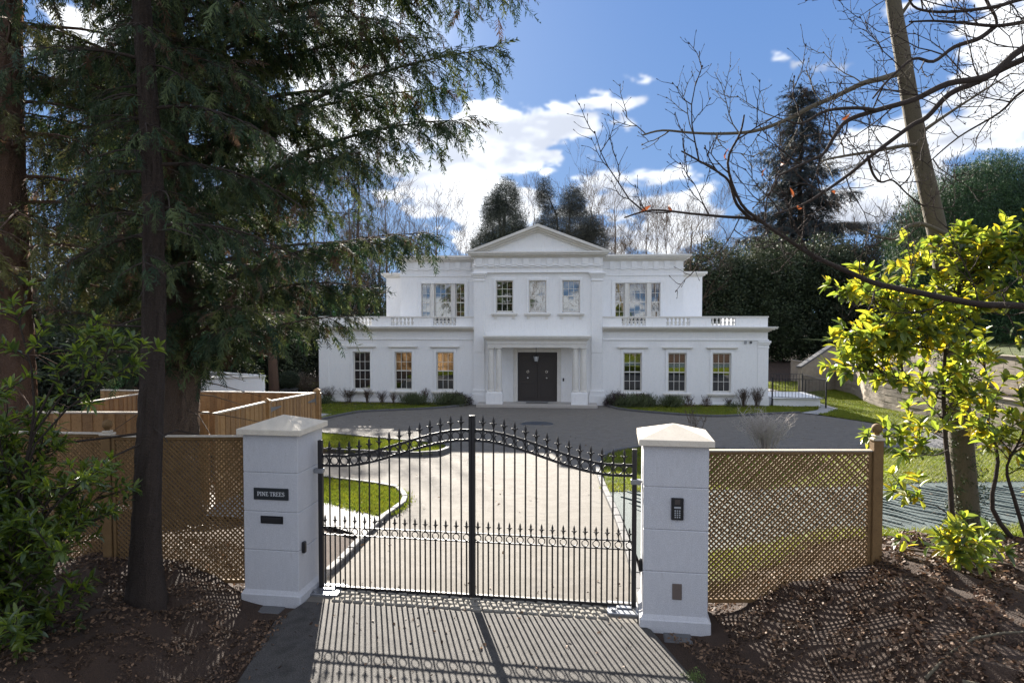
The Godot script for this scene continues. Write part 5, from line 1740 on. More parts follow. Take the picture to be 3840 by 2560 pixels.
	for l in [[[9.2, 7.6, -8.2, 7.6, 7.1, -7.9, 6.24, 6.67, -7.60, 5.55, 6.40, -7.50, 5.11, 6.07, -7.40, 4.61, 5.95, -7.30, 4.19, 5.75, -7.20, 3.75, 5.61, -7.10, 3.41, 5.48, -7.00, 3.24, 5.31, -6.90, 3.08, 5.10, -6.80, 2.88, 5.00, -6.70, 2.56, 4.84, -6.60], 0.050, 0.010],
			[[3.75, 5.61, -7.10, 3.46, 5.58, -6.92, 3.12, 5.53, -6.85, 2.86, 5.39, -6.78, 2.67, 5.39, -6.70], 0.022, 0.008],
			[[9.2, 7.2, -8.2, 7.8, 7.0, -8.1, 6.57, 6.67, -8.00, 5.85, 6.43, -7.91, 5.28, 6.15, -7.82, 4.90, 5.98, -7.73, 4.60, 5.70, -7.64, 4.39, 5.59, -7.55, 4.10, 5.39, -7.45, 3.82, 5.19, -7.36, 3.60, 5.02, -7.27, 3.26, 4.79, -7.18, 3.01, 4.65, -7.09, 2.68, 4.53, -7.00], 0.046, 0.010],
			[[3.80, 5.20, -7.35, 3.97, 5.06, -7.56, 4.20, 5.02, -7.82, 4.48, 5.09, -8.08, 4.80, 4.98, -8.34, 5.16, 4.87, -8.60], 0.016, 0.008],
			[[9.3, 3.6, -8.2, 8.0, 3.35, -7.7, 6.21, 3.47, -7.20, 5.36, 3.60, -7.15, 4.86, 3.62, -7.11, 4.19, 3.74, -7.06, 3.74, 3.83, -7.02, 3.42, 3.95, -6.97, 3.11, 4.07, -6.92, 2.88, 4.19, -6.88, 2.62, 4.34, -6.83, 2.40, 4.45, -6.78, 2.08, 4.47, -6.74, 1.77, 4.49, -6.69, 1.36, 4.52, -6.65, 1.08, 4.44, -6.60], 0.046, 0.007],
			[[2.37, 4.44, -6.77, 2.18, 4.58, -6.66, 2.10, 4.77, -6.62, 1.99, 4.86, -6.58, 1.72, 5.00, -6.54, 1.60, 5.05, -6.50], 0.018, 0.007],
			[[2.50, 4.42, -6.80, 2.22, 4.58, -6.65, 2.07, 4.96, -6.60, 2.17, 5.23, -6.55, 2.19, 5.39, -6.50], 0.018, 0.007],
			[[9.3, 8.0, -8.2, 7.6, 7.4, -8.0, 6.40, 6.91, -7.80, 5.67, 6.75, -7.68, 5.27, 6.66, -7.56, 4.84, 6.64, -7.44, 4.46, 6.61, -7.32, 4.13, 6.55, -7.20], 0.036, 0.009],
			[[5.30, 6.67, -7.60, 5.06, 6.50, -7.50, 4.73, 6.37, -7.40, 4.45, 6.18, -7.30, 4.18, 6.17, -7.20, 3.87, 5.92, -7.10, 3.66, 5.70, -7.00], 0.028, 0.009],
			[[9.3, 7.0, -8.3, 8.2, 6.9, -8.4, 6.99, 6.63, -8.50, 6.45, 6.34, -8.70, 6.29, 6.12, -8.90, 5.90, 5.86, -9.10, 5.62, 5.56, -9.30], 0.03, 0.007],
			[[9.3, 8.4, -8.3, 7.4, 7.6, -7.8, 6.15, 7.04, -7.50, 5.46, 6.88, -7.40, 5.09, 6.75, -7.30, 4.53, 6.65, -7.20, 4.15, 6.64, -7.10, 3.99, 6.72, -7.00], 0.035, 0.009],
			[[5.05, 7.3, -7.6, 5.20, 6.95, -7.60, 5.30, 6.78, -7.60, 5.32, 6.67, -7.60], 0.02, 0.014]]:
		var p := curve3(pts3(l[0]), 4)
		mb.tube(p, taper(p.size(), l[1], l[2]), 8, false)
		twigs(mb, p.slice(4), 0.0085, 2, r, 0.27, 0.85)
	part("branches", mb.mesh(M.bark_dark), ok)
	# a few withered leaves still on it
	leaf_mat("withered", lin(.20, .055, .02), lin(.18, .05, .015), 0.7)
	var wl := leaf_shape(0.08, 0.035, 0.7, 0.8).mesh(M.withered)
	for p in [[3.30, 5.46, -6.9], [2.63, 4.98, -6.7], [2.45, 4.86, -6.7], [1.55, 4.52, -6.65], [2.05, 5.0, -6.6], [2.9, 4.72, -7.1], [2.98, 4.6, -7.05], [3.35, 4.8, -7.2], [1.25, 4.5, -6.62]]:
		part("withered_leaf", wl, ok, Transform3D(Basis.from_euler(Vector3(r.randf() * 6, r.randf() * 6, -1.3)), Vector3(p[0], p[1], p[2])))
	# yellow-leaved shrub
	leaf_mat("leaf_lime", lin(.12, .15, .018), lin(.52, .53, .04), 0.6)
	leaf_mat("leaf_yellow", lin(.22, .18, .012), lin(.80, .60, .03), 0.45)
	leaf_mat("leaf_green", lin(.050, .082, .018), lin(.28, .36, .035), 0.45)
	leaf_mat("leaf_dark", lin(.032, .054, .018), lin(.12, .18, .025), 0.32)
	leaf_mat("rhodo_lime", lin(.06, .09, .016), lin(.50, .62, .05), 0.35)
	var ys := thing("yellow_leaved_shrub", "tall shrub with glowing lime and yellow leaves right of the ball post", "shrub", Vector3.ZERO)
	leafy(ys, [
		[[5.65, 0.55, -8.60, 5.59, 0.89, -8.57, 5.53, 1.46, -8.55, 5.45, 1.96, -8.53, 5.40, 2.45, -8.50, 5.39, 3.10, -8.48, 5.42, 3.37, -8.47, 5.53, 3.73, -8.45], 0.038, 0.016, 0.42, 2],
		[[5.53, 3.73, -8.45, 5.55, 3.92, -8.43, 5.68, 4.05, -8.42, 5.78, 4.19, -8.40], 0.016, 0.006, 0.0, 2],
		[[6.62, 0.5, -8.80, 6.22, 1.01, -8.75, 6.24, 1.63, -8.70, 6.09, 2.08, -8.65, 5.99, 2.37, -8.60, 5.9, 3.0, -8.5], 0.035, 0.010, 0.40, 2],
		[[6.81, 0.5, -8.90, 6.54, 1.18, -8.83, 6.41, 1.56, -8.77, 6.55, 2.00, -8.70, 6.6, 2.7, -8.6], 0.03, 0.008, 0.45, 2],
		[[5.39, 2.46, -8.50, 5.17, 2.54, -8.50, 4.84, 2.71, -8.40, 4.53, 2.80, -8.30, 4.24, 2.86, -8.20, 3.95, 2.92, -8.10], 0.016, 0.005, 0.1, 2],
		[[5.41, 3.06, -8.50, 5.10, 3.11, -8.40, 4.85, 3.14, -8.30, 4.58, 3.16, -8.20, 4.17, 3.18, -8.10], 0.014, 0.005, 0.1, 2],
		[[5.42, 3.23, -8.50, 5.18, 3.29, -8.40, 4.94, 3.35, -8.30, 4.63, 3.30, -8.20, 4.31, 3.27, -8.10], 0.014, 0.005, 0.2, 2],
		[[5.42, 3.4, -8.48, 5.29, 3.50, -8.50, 4.97, 3.41, -8.43, 4.71, 3.51, -8.35, 4.40, 3.66, -8.27, 4.15, 3.74, -8.20], 0.014, 0.005, 0.3, 2],
		[[5.50, 3.73, -8.40, 5.35, 3.94, -8.40, 5.22, 4.05, -8.40, 5.08, 4.09, -8.40], 0.011, 0.005, 0.1, 2],
		[[5.50, 3.73, -8.40, 5.46, 4.02, -8.40, 5.36, 4.21, -8.40], 0.011, 0.005, 0.2, 2],
		[[5.63, 3.83, -8.40, 5.87, 4.02, -8.37, 5.98, 4.15, -8.33, 6.06, 4.22, -8.30], 0.011, 0.005, 0.1, 2],
		[[5.56, 3.47, -8.40, 5.86, 3.54, -8.33, 6.08, 3.51, -8.27, 6.4, 3.64, -8.20], 0.012, 0.005, 0.1, 2],
		[[5.0, 2.2, -8.4, 4.90, 2.08, -8.30, 4.75, 2.03, -8.2, 4.66, 2.06, -8.1], 0.009, 0.004, 0.5, 1],
		[[5.40, 1.84, -8.40, 5.15, 1.80, -8.27, 4.95, 1.85, -8.2, 4.80, 1.92, -8.15], 0.010, 0.004, 0.5, 1],
		[[5.5, 1.0, -8.5, 5.28, 1.14, -8.40, 5.04, 1.21, -8.30, 4.80, 1.29, -8.20], 0.009, 0.004, 0.6, 1],
		[[5.55, 0.75, -8.4, 5.41, 0.75, -8.20, 5.11, 0.70, -7.95, 5.01, 0.83, -7.70], 0.009, 0.004, 0.5, 2],
		[[5.55, 0.75, -8.4, 5.41, 0.75, -8.20, 5.27, 0.72, -7.95, 5.18, 0.84, -7.70], 0.009, 0.004, 0.5, 2],
		[[6.2, 0.7, -8.2, 6.3, 1.0, -8.0, 6.4, 1.3, -7.9], 0.010, 0.004, 0.3, 2]],
		{"seed": 4, "leaf": 0.165, "wide": 0.46, "twig": 0.54, "whorl": 8, "plus": 1, "bark": M.bark_dark, "single": 300, "mats": [["leaf_lime", 0.42], ["leaf_yellow", 0.11], ["leaf_green", 0.30], ["leaf_dark", 0.17]]})
	# rhododendron on the left
	var rh := thing("rhododendron", "dense dark rhododendron with sunlit leaf tips at the left edge", "shrub", Vector3.ZERO)
	var st := []
	var rr := RandomNumberGenerator.new()
	rr.seed = 31
	for i in 44:
		var e := Vector3(rr.randf_range(-5.4, -4.2), 0, rr.randf_range(-7.2, -5.7))
		e.y = rr.randf_range(1.0, 3.0) * (1.0 - 0.35 * ss(-4.9, -4.2, e.x))
		var b := Vector3(-5.0 + rr.randf_range(-.5, .3), 0.3, -6.5 + rr.randf_range(-.4, .3))
		st.append([[b.x, b.y, b.z, lerpf(b.x, e.x, 0.3), e.y * 0.55, lerpf(b.z, e.z, 0.4), e.x, e.y, e.z], 0.02, 0.006, 0.35, 2])
	for e in [[-3.70, 3.20, -6.4], [-3.90, 3.32, -6.3], [-3.62, 3.05, -6.5], [-4.5, 3.5, -6.2], [-3.95, 2.0, -6.2], [-4.1, 1.4, -6.0]]:
		st.append([[-4.9, 0.9, -6.5, -4.5, e[1] * 0.75, -6.4, e[0], e[1], e[2]], 0.016, 0.006, 0.7, 2])
	leafy(rh, st, {"seed": 6, "leaf": 0.125, "wide": 0.30, "twig": 0.38, "whorl": 8, "more": 2, "bark": M.bark_dark, "single": 300, "mats": [["rhodo_lime", 0.30], ["leaf_green", 0.38], ["leaf_dark", 0.32]]})

func build_far_plants() -> void:
	sprays = [spray_mesh(1, M.needles), spray_mesh(2, M.needles, 13), spray_mesh(3, M.needles, 9, 0.024)]
	clumps = {
		"broad": [clump_mesh(1, M.far_leaf), clump_mesh(2, M.far_leaf)],
		"fine": [clump_mesh(3, M.far_leaf, 40, 0.20, 0.16, 0.8), clump_mesh(4, M.far_leaf, 40, 0.22, 0.14, 0.6)],
		"twiggy": [clump_mesh(5, M.far_leaf, 10, 0.22, 0.3), clump_mesh(6, M.far_leaf, 10, 0.2, 0.3)],
		"grassy": [clump_mesh(7, M.far_leaf, 18, 0.5, 0.06, 1.6), clump_mesh(8, M.far_leaf, 18, 0.5, 0.06, 1.4)],
	}
	var gy := func(x: float, z: float) -> float: return land(x, z) - 0.05
	# tall evergreen screen right of the house
	var k := 0
	var which := ["nearest the mansion", "second from the mansion", "third from the mansion", "fourth from the mansion", "farthest from the mansion"]
	for p in [[17.4, -60.0, 10.2, 3.6], [22.4, -61.0, 10.8, 3.8], [27.6, -62.0, 11.2, 4.0], [33.0, -61.0, 11.4, 4.2], [38.6, -60.0, 11.8, 4.4]]:
		var h: float = p[2]; var w: float = p[3]
		bushy("laurel_tree", "dark evergreen laurel in the tall screen, " + which[k], "tree", "tall evergreen screen right of the mansion", Vector3(p[0], gy.call(p[0], p[1]), p[1]), [[Vector3(0, h * 0.34, 0), Vector3(w, h * 0.36, w)], [Vector3(0.5, h * 0.68, 0.3), Vector3(w * 0.85, h * 0.33, w * 0.8)], [Vector3(-w * 0.5, h * 0.55, 0.4), Vector3(w * 0.7, h * 0.3, w * 0.7)], [Vector3(w * 0.5, h * 0.2, 0.8), Vector3(w * 0.8, h * 0.22, w * 0.6)]], 3600, 0.52, Color(0.020, 0.033, 0.016), Color(0.055, 0.082, 0.032), "broad", 0.25, 50 + k, Color(0.16, 0.17, 0.09))  # last colour paints sunlit tops onto the crowns
		k += 1
	for p in [[30.0, -45.0, 14.6, 5.2, "fine"], [37.5, -43.5, 15.2, 5.4, "fine"]]:
		var h: float = p[2]; var w: float = p[3]
		bushy("cypress_tree", "broad dark green cypress at the right edge, " + ("nearer the mansion" if p[0] < 33 else "farther from the mansion"), "tree", "", Vector3(p[0], gy.call(p[0], p[1]), p[1]), [[Vector3(0, h * 0.3, 0), Vector3(w, h * 0.34, w)], [Vector3(0.3, h * 0.62, 0), Vector3(w * 0.86, h * 0.34, w * 0.85)], [Vector3(-w * 0.45, h * 0.5, 0.6), Vector3(w * 0.62, h * 0.36, w * 0.6)], [Vector3(w * 0.3, h * 0.82, -0.2), Vector3(w * 0.5, h * 0.2, w * 0.5)]], 9500, 0.5, Color(0.014, 0.040, 0.015), Color(0.062, 0.13, 0.036), "fine", 0.3, 60 + k)
		k += 1
	# cedar above the screen
	conifer("cedar_tree", "tall blue-grey cedar rising above the evergreen screen", "", Vector3(30.2, gy.call(30.2, -72.0), -72.0), 27.5, 0.6, 6.0, 0.14, func(h, az): return clampf((28.8 - h) * 0.36, 1.0, 7.2) * (0.75 + 0.35 * sin(h * 2.1 + az)), {"seed": 17, "spray": 1.45, "rise": 0.16, "droop": 0.12, "density": 1.0, "hang": 0.25, "gap": 0.46, "fill": 0.30, "sides": 4, "c0": Color(0.022, 0.032, 0.034), "c1": Color(0.055, 0.065, 0.060)})
	# pines behind the roof
	bushy("pine_tree", "round-headed dark pine rising behind the pediment on the left", "tree", "", Vector3(-0.6, gy.call(-0.6, -48.0), -48.0), [[Vector3(0, 10.6, 0), Vector3(1.7, 1.5, 1.6)], [Vector3(0.2, 12.5, 0), Vector3(1.0, 1.3, 1.0)], [Vector3(-1.2, 9.0, 0), Vector3(1.2, 1.1, 1.2)], [Vector3(1.0, 9.4, 0.3), Vector3(1.2, 1.2, 1.1)], [Vector3(-0.6, 11.9, 0.2), Vector3(0.8, 0.9, 0.8)]], 2600, 0.28, Color(0.016, 0.024, 0.018), Color(0.045, 0.055, 0.035), "fine", 0.2, 71)
	bushy("pine_tree", "wide dark pine rising behind the pediment on the right", "tree", "", Vector3(4.0, gy.call(4.0, -50.0), -50.0), [[Vector3(0, 10.6, 0), Vector3(2.4, 1.7, 2.0)], [Vector3(-1.6, 12.9, 0), Vector3(0.7, 1.3, 0.7)], [Vector3(0.4, 12.6, 0), Vector3(1.0, 1.0, 1.0)], [Vector3(1.7, 9.6, 0), Vector3(1.5, 1.5, 1.3)], [Vector3(-1.2, 9.2, 0.3), Vector3(1.5, 1.4, 1.3)]], 3400, 0.28, Color(0.018, 0.022, 0.018), Color(0.045, 0.048, 0.035), "fine", 0.2, 72)
	# leafless woodland beyond
	var vars := []
	for i in 4: vars.append(bare_tree("bare_tree", "leafless woodland tree beyond the mansion", "leafless woodland trees beyond the mansion", Vector3([6.2, -6.0, 12.5, -13.0][i], gy.call(0, -56.0), -54.0 - i), [13.5, 13.0, 11.5, 14.0][i], 0.17, 81 + i, 5))
	var r := RandomNumberGenerator.new()
	r.seed = 90
	for p in [[-3.0, -58], [-9.5, -52], [-16.5, -57], [9.0, -60], [15.0, -57], [17.5, -63], [2.0, -64], [-7.5, -66], [-12.0, -62], [11.0, -52], [30.0, -60], [34.0, -55], [-20, -50], [-24, -56], [-29, -48], [-18.5, -42], [-23.0, -38], [-28.0, -40], [-33.0, -46], [-15.5, -36], [-26.5, -31], [-20.5, -30], [-31.0, -33], [-37.0, -40], [-14.0, -47], [-10.5, -44], [19.5, -68], [13.0, -66], [-34, -27], [-27, -24], [7.0, -57], [-1.5, -52]]:
		var src: Node3D = vars[r.randi() % 4]
		dup(src, "", Vector3(p[0], gy.call(p[0], p[1]), p[1]), r.randf() * TAU, r.randf_range(0.8, 1.15))
	# dark woodland on the left
	k = 0
	for p in [[-13.2, -36.5, 4.4, 2.4], [-16.8, -37.5, 5.0, 2.7], [-20.5, -36.0, 5.4, 2.8], [-24.5, -34.0, 5.0, 2.9], [-28.5, -32.0, 5.6, 3.0], [-17.5, -27.5, 3.6, 2.3], [-22.0, -25.5, 4.2, 2.5], [-15.5, -22.5, 3.2, 1.9], [-12.6, -44.0, 6.0, 2.6], [-19.0, -44.0, 7.0, 3.0], [-24.5, -42.0, 7.5, 3.2], [-30.0, -42.0, 8.0, 3.4], [-14.5, -41.0, 5.0, 2.4], [-33.0, -35.0, 7.0, 3.2], [-26.0, -20.5, 4.0, 2.4], [-17.8, -20.0, 3.0, 1.9], [-10.6, -50.0, 7.6, 2.4], [-15.5, -51.0, 9.5, 3.2], [-20.0, -53.0, 11.0, 3.8], [-27.0, -50.0, 12.0, 4.2]]:
		var h: float = p[2]; var w: float = p[3]
		bushy("holly_bush", "dark evergreen holly in the woodland left of the mansion", "shrub", "dark hollies in the woodland left of the mansion", Vector3(p[0], gy.call(p[0], p[1]), p[1]), [[Vector3(0, h * 0.36, 0), Vector3(w, h * 0.38, w)], [Vector3(0.4, h * 0.72, 0.2), Vector3(w * 0.7, h * 0.3, w * 0.7)], [Vector3(-w * 0.5, h * 0.5, 0.4), Vector3(w * 0.6, h * 0.3, w * 0.6)]], 1300, 0.36, Color(0.014, 0.022, 0.012), Color(0.04, 0.058, 0.022), "broad", 0.12, 100 + k)
		k += 1
	var w1 := conifer("woodland_conifer", "dark conifer in the woodland left of the mansion", "dark conifers in the woodland left of the mansion", Vector3(-17.5, gy.call(-17.5, -32.0), -32.0), 17.0, 0.26, 2.0, 0.30, func(h, az): return clampf((18.5 - h) * 0.21, 0.4, 3.0), {"seed": 23, "spray": 0.95, "rise": 0.2, "droop": 0.42, "density": 0.85, "gap": 0.5, "sides": 4})
	for p in [[-24.0, -29.0, 0.9], [-14.6, -40.0, 1.0], [-30.0, -37.0, 1.1], [-11.2, -50.0, 0.95], [-20.0, -21.5, 0.75], [-21.0, -36.0, 1.05], [-27.0, -33.0, 1.0], [-16.0, -26.0, 0.8], [-13.4, -24.5, 0.65], [-18.5, -48.0, 1.2], [-25.0, -45.0, 1.2]]:
		dup(w1, "", Vector3(p[0], gy.call(p[0], p[1]), p[1]), p[0], p[2])
	var iv := bare_tree("ivy_tree", "brown ivy-clad trunk beside the potted ball behind the white garden wall", "", Vector3(-11.9, gy.call(-11.9, -34.0), -34.0), 11.0, 0.30, 95, 4, 1.0, M.bark_red)
	# trees on the far side of the lane, behind the camera, seen only in the window panes
	for p in [[-13.0, 17.0], [-6.5, 21.0], [3.5, 19.0], [10.0, 15.0], [16.0, 22.0]]:
		dup(vars[int(absf(p[0])) % 4], "leafless tree across the lane, mirrored in the window panes", Vector3(p[0], 0, p[1]), p[0], 1.0).set_meta("group", "leafless trees across the lane")

func build_garden() -> void:
	var HT := Transform3D(Basis(Vector3.UP, deg_to_rad(-4.3)), Vector3(1.26, -0.70, -32.9))
	var purple := [Color(0.030, 0.018, 0.022), Color(0.065, 0.040, 0.045)]
	var green := [Color(0.05, 0.075, 0.030), Color(0.12, 0.14, 0.06)]
	var grey := [Color(0.10, 0.095, 0.085), Color(0.19, 0.17, 0.15)]
	var red := [Color(0.055, 0.022, 0.022), Color(0.10, 0.05, 0.04)]
	var bed := MB.new()
	for s in [[-10.7, -3.3], [3.4, 10.6]]: bed.box(s[0], -0.05, 0.06, s[1], 0.035, 0.95, 0.02)
	tag(part("flower_bed", bed.mesh(M.soil), self, HT), "narrow dark soil beds along the foot of both wings", "flower bed")
	var list := [
		["grey seed-headed shrub at the left corner of the left wing", -10.2, 0.55, 1.1, 0.75, 260, 0.05, grey, "twiggy", 26],
		["grey seed-headed shrub under the first window of the left wing", -9.2, 0.5, 1.1, 0.72, 220, 0.05, grey, "twiggy", 24],
		["brownish twiggy shrub right of the first window of the left wing", -8.3, 0.5, 0.7, 0.68, 120, 0.05, red, "twiggy", 18],
		["low sage-green plant at the left corner of the left wing", -10.3, 0.85, 1.3, 0.4, 220, 0.10, green, "broad", 0],
		["thin dark shrub between the first two windows of the left wing", -7.55, 0.45, 0.8, 0.6, 120, 0.05, purple, "twiggy", 18],
		["thin reddish shrub left of the second window of the left wing", -6.95, 0.5, 0.6, 0.5, 80, 0.05, red, "twiggy", 14],
		["thin grey shrub under the second window of the left wing", -6.2, 0.45, 0.7, 0.5, 70, 0.05, grey, "twiggy", 14],
		["taller brown shrub right of the second window of the left wing", -5.45, 0.45, 0.7, 0.72, 130, 0.05, red, "twiggy", 18],
		["dark purple mounded shrub beside the left pilaster", -3.9, 0.55, 1.7, 0.62, 620, 0.10, purple, "broad", 8],
		["pale grassy plant before the purple shrub on the left", -4.2, 0.95, 1.8, 0.30, 170, 0.26, green, "grassy", 0],
		["pale grassy clump under the third window of the left wing", -5.9, 0.9, 1.5, 0.26, 130, 0.24, green, "grassy", 0],
		["dark purple mounded shrub beside the right pilaster", 3.75, 0.55, 1.3, 0.70, 560, 0.10, purple, "broad", 8],
		["dark purple shrub under the first window of the right wing", 4.9, 0.5, 1.4, 0.66, 520, 0.10, purple, "broad", 8],
		["pale grassy plant before the purple shrubs on the right", 4.6, 0.95, 2.2, 0.28, 220, 0.25, green, "grassy", 0],
		["pale grassy clump between the first two windows of the right wing", 6.2, 0.9, 1.3, 0.24, 120, 0.24, green, "grassy", 0],
		["small reddish shrub left of the second window of the right wing", 6.3, 0.45, 0.8, 0.5, 120, 0.06, red, "broad", 8],
		["small reddish shrub under the second window of the right wing", 7.1, 0.45, 0.6, 0.52, 110, 0.06, red, "broad", 8],
		["small dark red shrub between the last two windows of the right wing", 7.9, 0.5, 0.6, 0.55, 130, 0.06, red, "broad", 8],
		["bare thin shrub under the last window of the right wing", 8.9, 0.5, 0.7, 0.4, 0, 0.05, grey, "twiggy", 14],
		["low green plant under the last window of the right wing", 9.1, 0.6, 0.8, 0.25, 90, 0.09, green, "broad", 0],
		["twiggy grey shrub right of the last window of the right wing", 9.6, 0.5, 0.8, 0.85, 60, 0.04, grey, "twiggy", 34],
		["twiggy grey shrub at the corner pilaster of the right wing", 10.2, 0.55, 0.8, 0.88, 60, 0.04, grey, "twiggy", 34]]
	var i := 0
	for s in list:
		shrub("border_shrub", s[0], "shrubs along the front of the mansion", HT * Vector3(s[1], 0.03, s[2]), s[3], s[4], s[5], s[6], s[7][0], s[7][1], s[8], s[9], null, 200 + i)
		i += 1
	shrub("twiggy_bush", "leafless grey bush in the lawn behind the right trellis", "", Vector3(7.1, land(7, -18.9), -18.9), 1.9, 1.15, 40, 0.03, Color(0.2, 0.18, 0.17), Color(0.3, 0.27, 0.25), "twiggy", 60, M.bark_pale, 301)
	shrub("sapling", "small bare sapling in the lawn behind the keypad pier", "", Vector3(5.0, land(5, -18.6), -18.6), 0.9, 1.3, 0, 0.03, Color.BLACK, Color.BLACK, "twiggy", 7, M.bark_far, 302)
	shrub("weed_clump", "small green weed at the edge of the tarmac", "", Vector3(1.75, land(1.75, -6.45), -6.45), 0.22, 0.10, 40, 0.035, Color(0.08, 0.13, 0.03), Color(0.15, 0.2, 0.05), "broad", 0, null, 303)
	shrub("grey_shrub", "pale grey feathery shrub left of the mansion corner", "", Vector3(-10.4, -0.7, -34.5), 2.0, 1.3, 300, 0.10, Color(0.10, 0.09, 0.08), Color(0.2, 0.18, 0.15), "twiggy", 40, null, 304)
	shrub("round_shrub", "low dark rounded shrub beside the left mansion corner", "", Vector3(-10.6, -0.7, -31.6), 0.9, 0.85, 260, 0.12, Color(0.03, 0.045, 0.02), Color(0.06, 0.08, 0.03), "broad", 0, null, 305)
	# clipped ball in a pot
	var tp := thing("topiary_ball", "clipped dark evergreen ball left of the mansion", "topiary", Vector3(-10.6, -0.7, -32.4))
	var xfs := []
	var cols := []
	for k in 700:
		var d := Vector3(rng.randfn(), rng.randfn(), rng.randfn()).normalized()
		xfs.append(Transform3D(Basis.from_euler(Vector3(rng.randf() * 6, rng.randf() * 6, rng.randf() * 6)).scaled_local(Vector3.ONE * 0.09), Vector3(0, 1.25, 0) + d * Vector3(0.42, 0.36, 0.42)))
		cols.append(Color(0.02, 0.032, 0.014) * rng.randf_range(0.7, 1.5))
	copies("foliage", clumps["broad"][0], tp, xfs, cols)
	var ts := MB.new()
	ts.tube([Vector3(0, 0.7, 0), Vector3(0, 1.2, 0)], [0.04, 0.04], 8)
	part("stem", ts.mesh(M.bark_dark), tp)
	var pm := MB.new()
	pm.box(-0.30, 0.0, -0.30, 0.30, 0.72, 0.30, 0.02)
	pm.box(-0.33, 0.721, -0.33, 0.33, 0.80, 0.33, 0.015)
	flat_mat("planter_grey", lin(.05, .05, .055), 0.6)
	tag(part("planter", pm.mesh(M.planter_grey), self, Vector3(-10.6, -0.7, -32.4)), "dark square planter under the clipped ball", "planter")
	# white garden wall on the left
	var gw := thing("garden_wall", "low white rendered garden wall with pale coping left of the mansion", "wall", Vector3(-11.0, -0.75, -30.0))
	for seg in [[Vector3(0, 0, 0), Vector3(-3.3, 0, 1.3)], [Vector3(0, 0, 0), Vector3(-3.4, 0, -2.2)]]:
		var mb := MB.new()
		mb.bar(seg[0] + Vector3(0, 0.8, 0), seg[1] + Vector3(0, 0.8, 0), 0.25, 1.6)
		part("wall_face", mb.mesh(M.stucco), gw)
		mb = MB.new()
		mb.bar(seg[0] + Vector3(0, 1.65, 0), seg[1] + Vector3(0, 1.65, 0), 0.36, 0.09, 0.01)
		part("coping", mb.mesh(M.trim_paint), gw)
	# timber retaining walls
	retaining("curved pale timber sleeper wall along the right lawn, lowest tier", smooth_line([18.9, -46.0, 18.7, -40.5, 18.5, -36.6, 17.5, -33.6, 17.05, -31.0, 17.0, -29.0, 17.2, -27.0, 17.4, -24.0, 17.8, -20.0, 18.5, -15.0], 1.15), -0.95, 0.60, 10)
	retaining("pale timber sleeper wall of the upper tier behind the yellow shrub", smooth_line([21.0, -44.0, 20.6, -38.0, 19.8, -33.0, 19.5, -29.0, 19.7, -25.0, 20.1, -20.0, 20.8, -15.0], 1.2), 0.35, 1.95, 10)
	struct("terrace_bed", terrace([18.9, -46.0, 18.7, -40.5, 18.5, -36.6, 17.5, -33.6, 17.05, -31.0, 17.0, -29.0, 17.2, -27.0, 17.4, -24.0, 17.8, -20.0, 18.5, -15.0, 20.8, -15.0, 20.1, -20.0, 19.7, -25.0, 19.5, -29.0, 19.8, -33.0, 20.6, -38.0, 21.0, -44.0], 0.55).mesh(M.soil), "planted bed between the two timber retaining walls")
	struct("upper_lawn", terrace([21.0, -44.0, 20.6, -38.0, 19.8, -33.0, 19.5, -29.0, 19.7, -25.0, 20.1, -20.0, 20.8, -15.0, 60.0, -15.0, 60.0, -50.0, 21.0, -50.0], 1.92).mesh(M.turf), "upper lawn above the timber retaining walls")
	for p in [[18.2, -29.5, "second farthest"], [18.4, -26.5, "second nearest"], [18.6, -23.0, "nearest"], [18.6, -33.0, "farthest"]]:
		shrub("terrace_shrub", "small dark evergreen between the timber walls, %s of the four" % p[2], "small evergreens between the timber walls", Vector3(p[0], 0.55, p[1]), 1.1, 0.6, 170, 0.12, Color(0.03, 0.045, 0.02), Color(0.1, 0.11, 0.06), "broad", 0, null, 310 + int(-p[1]))
	# dark sloping stair wall behind the railing
	var sw := thing("stair_wall", "sloping grey stair wall in shade beyond the side path", "wall", Vector3(15.9, -0.7, -37.6), 0.58)
	var swm := MB.new()
	swm.prism([Vector2(0, -0.2), Vector2(3.6, -0.2), Vector2(3.6, 2.5), Vector2(2.9, 2.5), Vector2(0, 1.42)], -0.12, 0.12)
	part("wall_face", swm.mesh(M.sleeper_timber), sw)
	swm = MB.new()
	swm.bar(Vector3(-0.1, 1.46, 0), Vector3(2.9, 2.56, 0), 0.32, 0.10, 0.01, Vector3.UP)
	swm.bar(Vector3(2.9, 2.56, 0), Vector3(3.7, 2.56, 0), 0.32, 0.10, 0.01, Vector3.UP)
	part("coping", swm.mesh(M.kerb_stone), sw)
	# setts at the right end of the drive
	var cb := thing("sett_border", "border of dark square setts at the right end of the turning circle", "setts", Vector3.ZERO)
	var poly := PackedVector2Array([Vector2(9.0, -19.2), Vector2(12.0, -20.6), Vector2(13.2, -22.6), Vector2(13.73, -24.11), Vector2(14.6, -24.0), Vector2(13.9, -21.4), Vector2(12.5, -19.5), Vector2(10.0, -18.4)])
	var sm := MB.new()
	sm.box(-0.19, -0.06, -0.12, 0.19, 0.02, 0.12, 0.012)
	var smesh := sm.mesh(M.kerb_stone)
	for a in 22:
		for b in 34:
			var p := Vector2(8.8 + a * 0.40 + (0.2 if b % 2 else 0.0), -24.6 + b * 0.255).rotated(0.0)
			p = (p - Vector2(12, -21)).rotated(0.9) + Vector2(12, -21)
			if inside(poly, p): part("sett", smesh, cb, Transform3D(Basis(Vector3.UP, -0.9 + rng.randf_range(-0.03, 0.03)), Vector3(p.x, land(p.x, p.y) + 0.012 + rng.randf_range(-0.006, 0.006), p.y)))
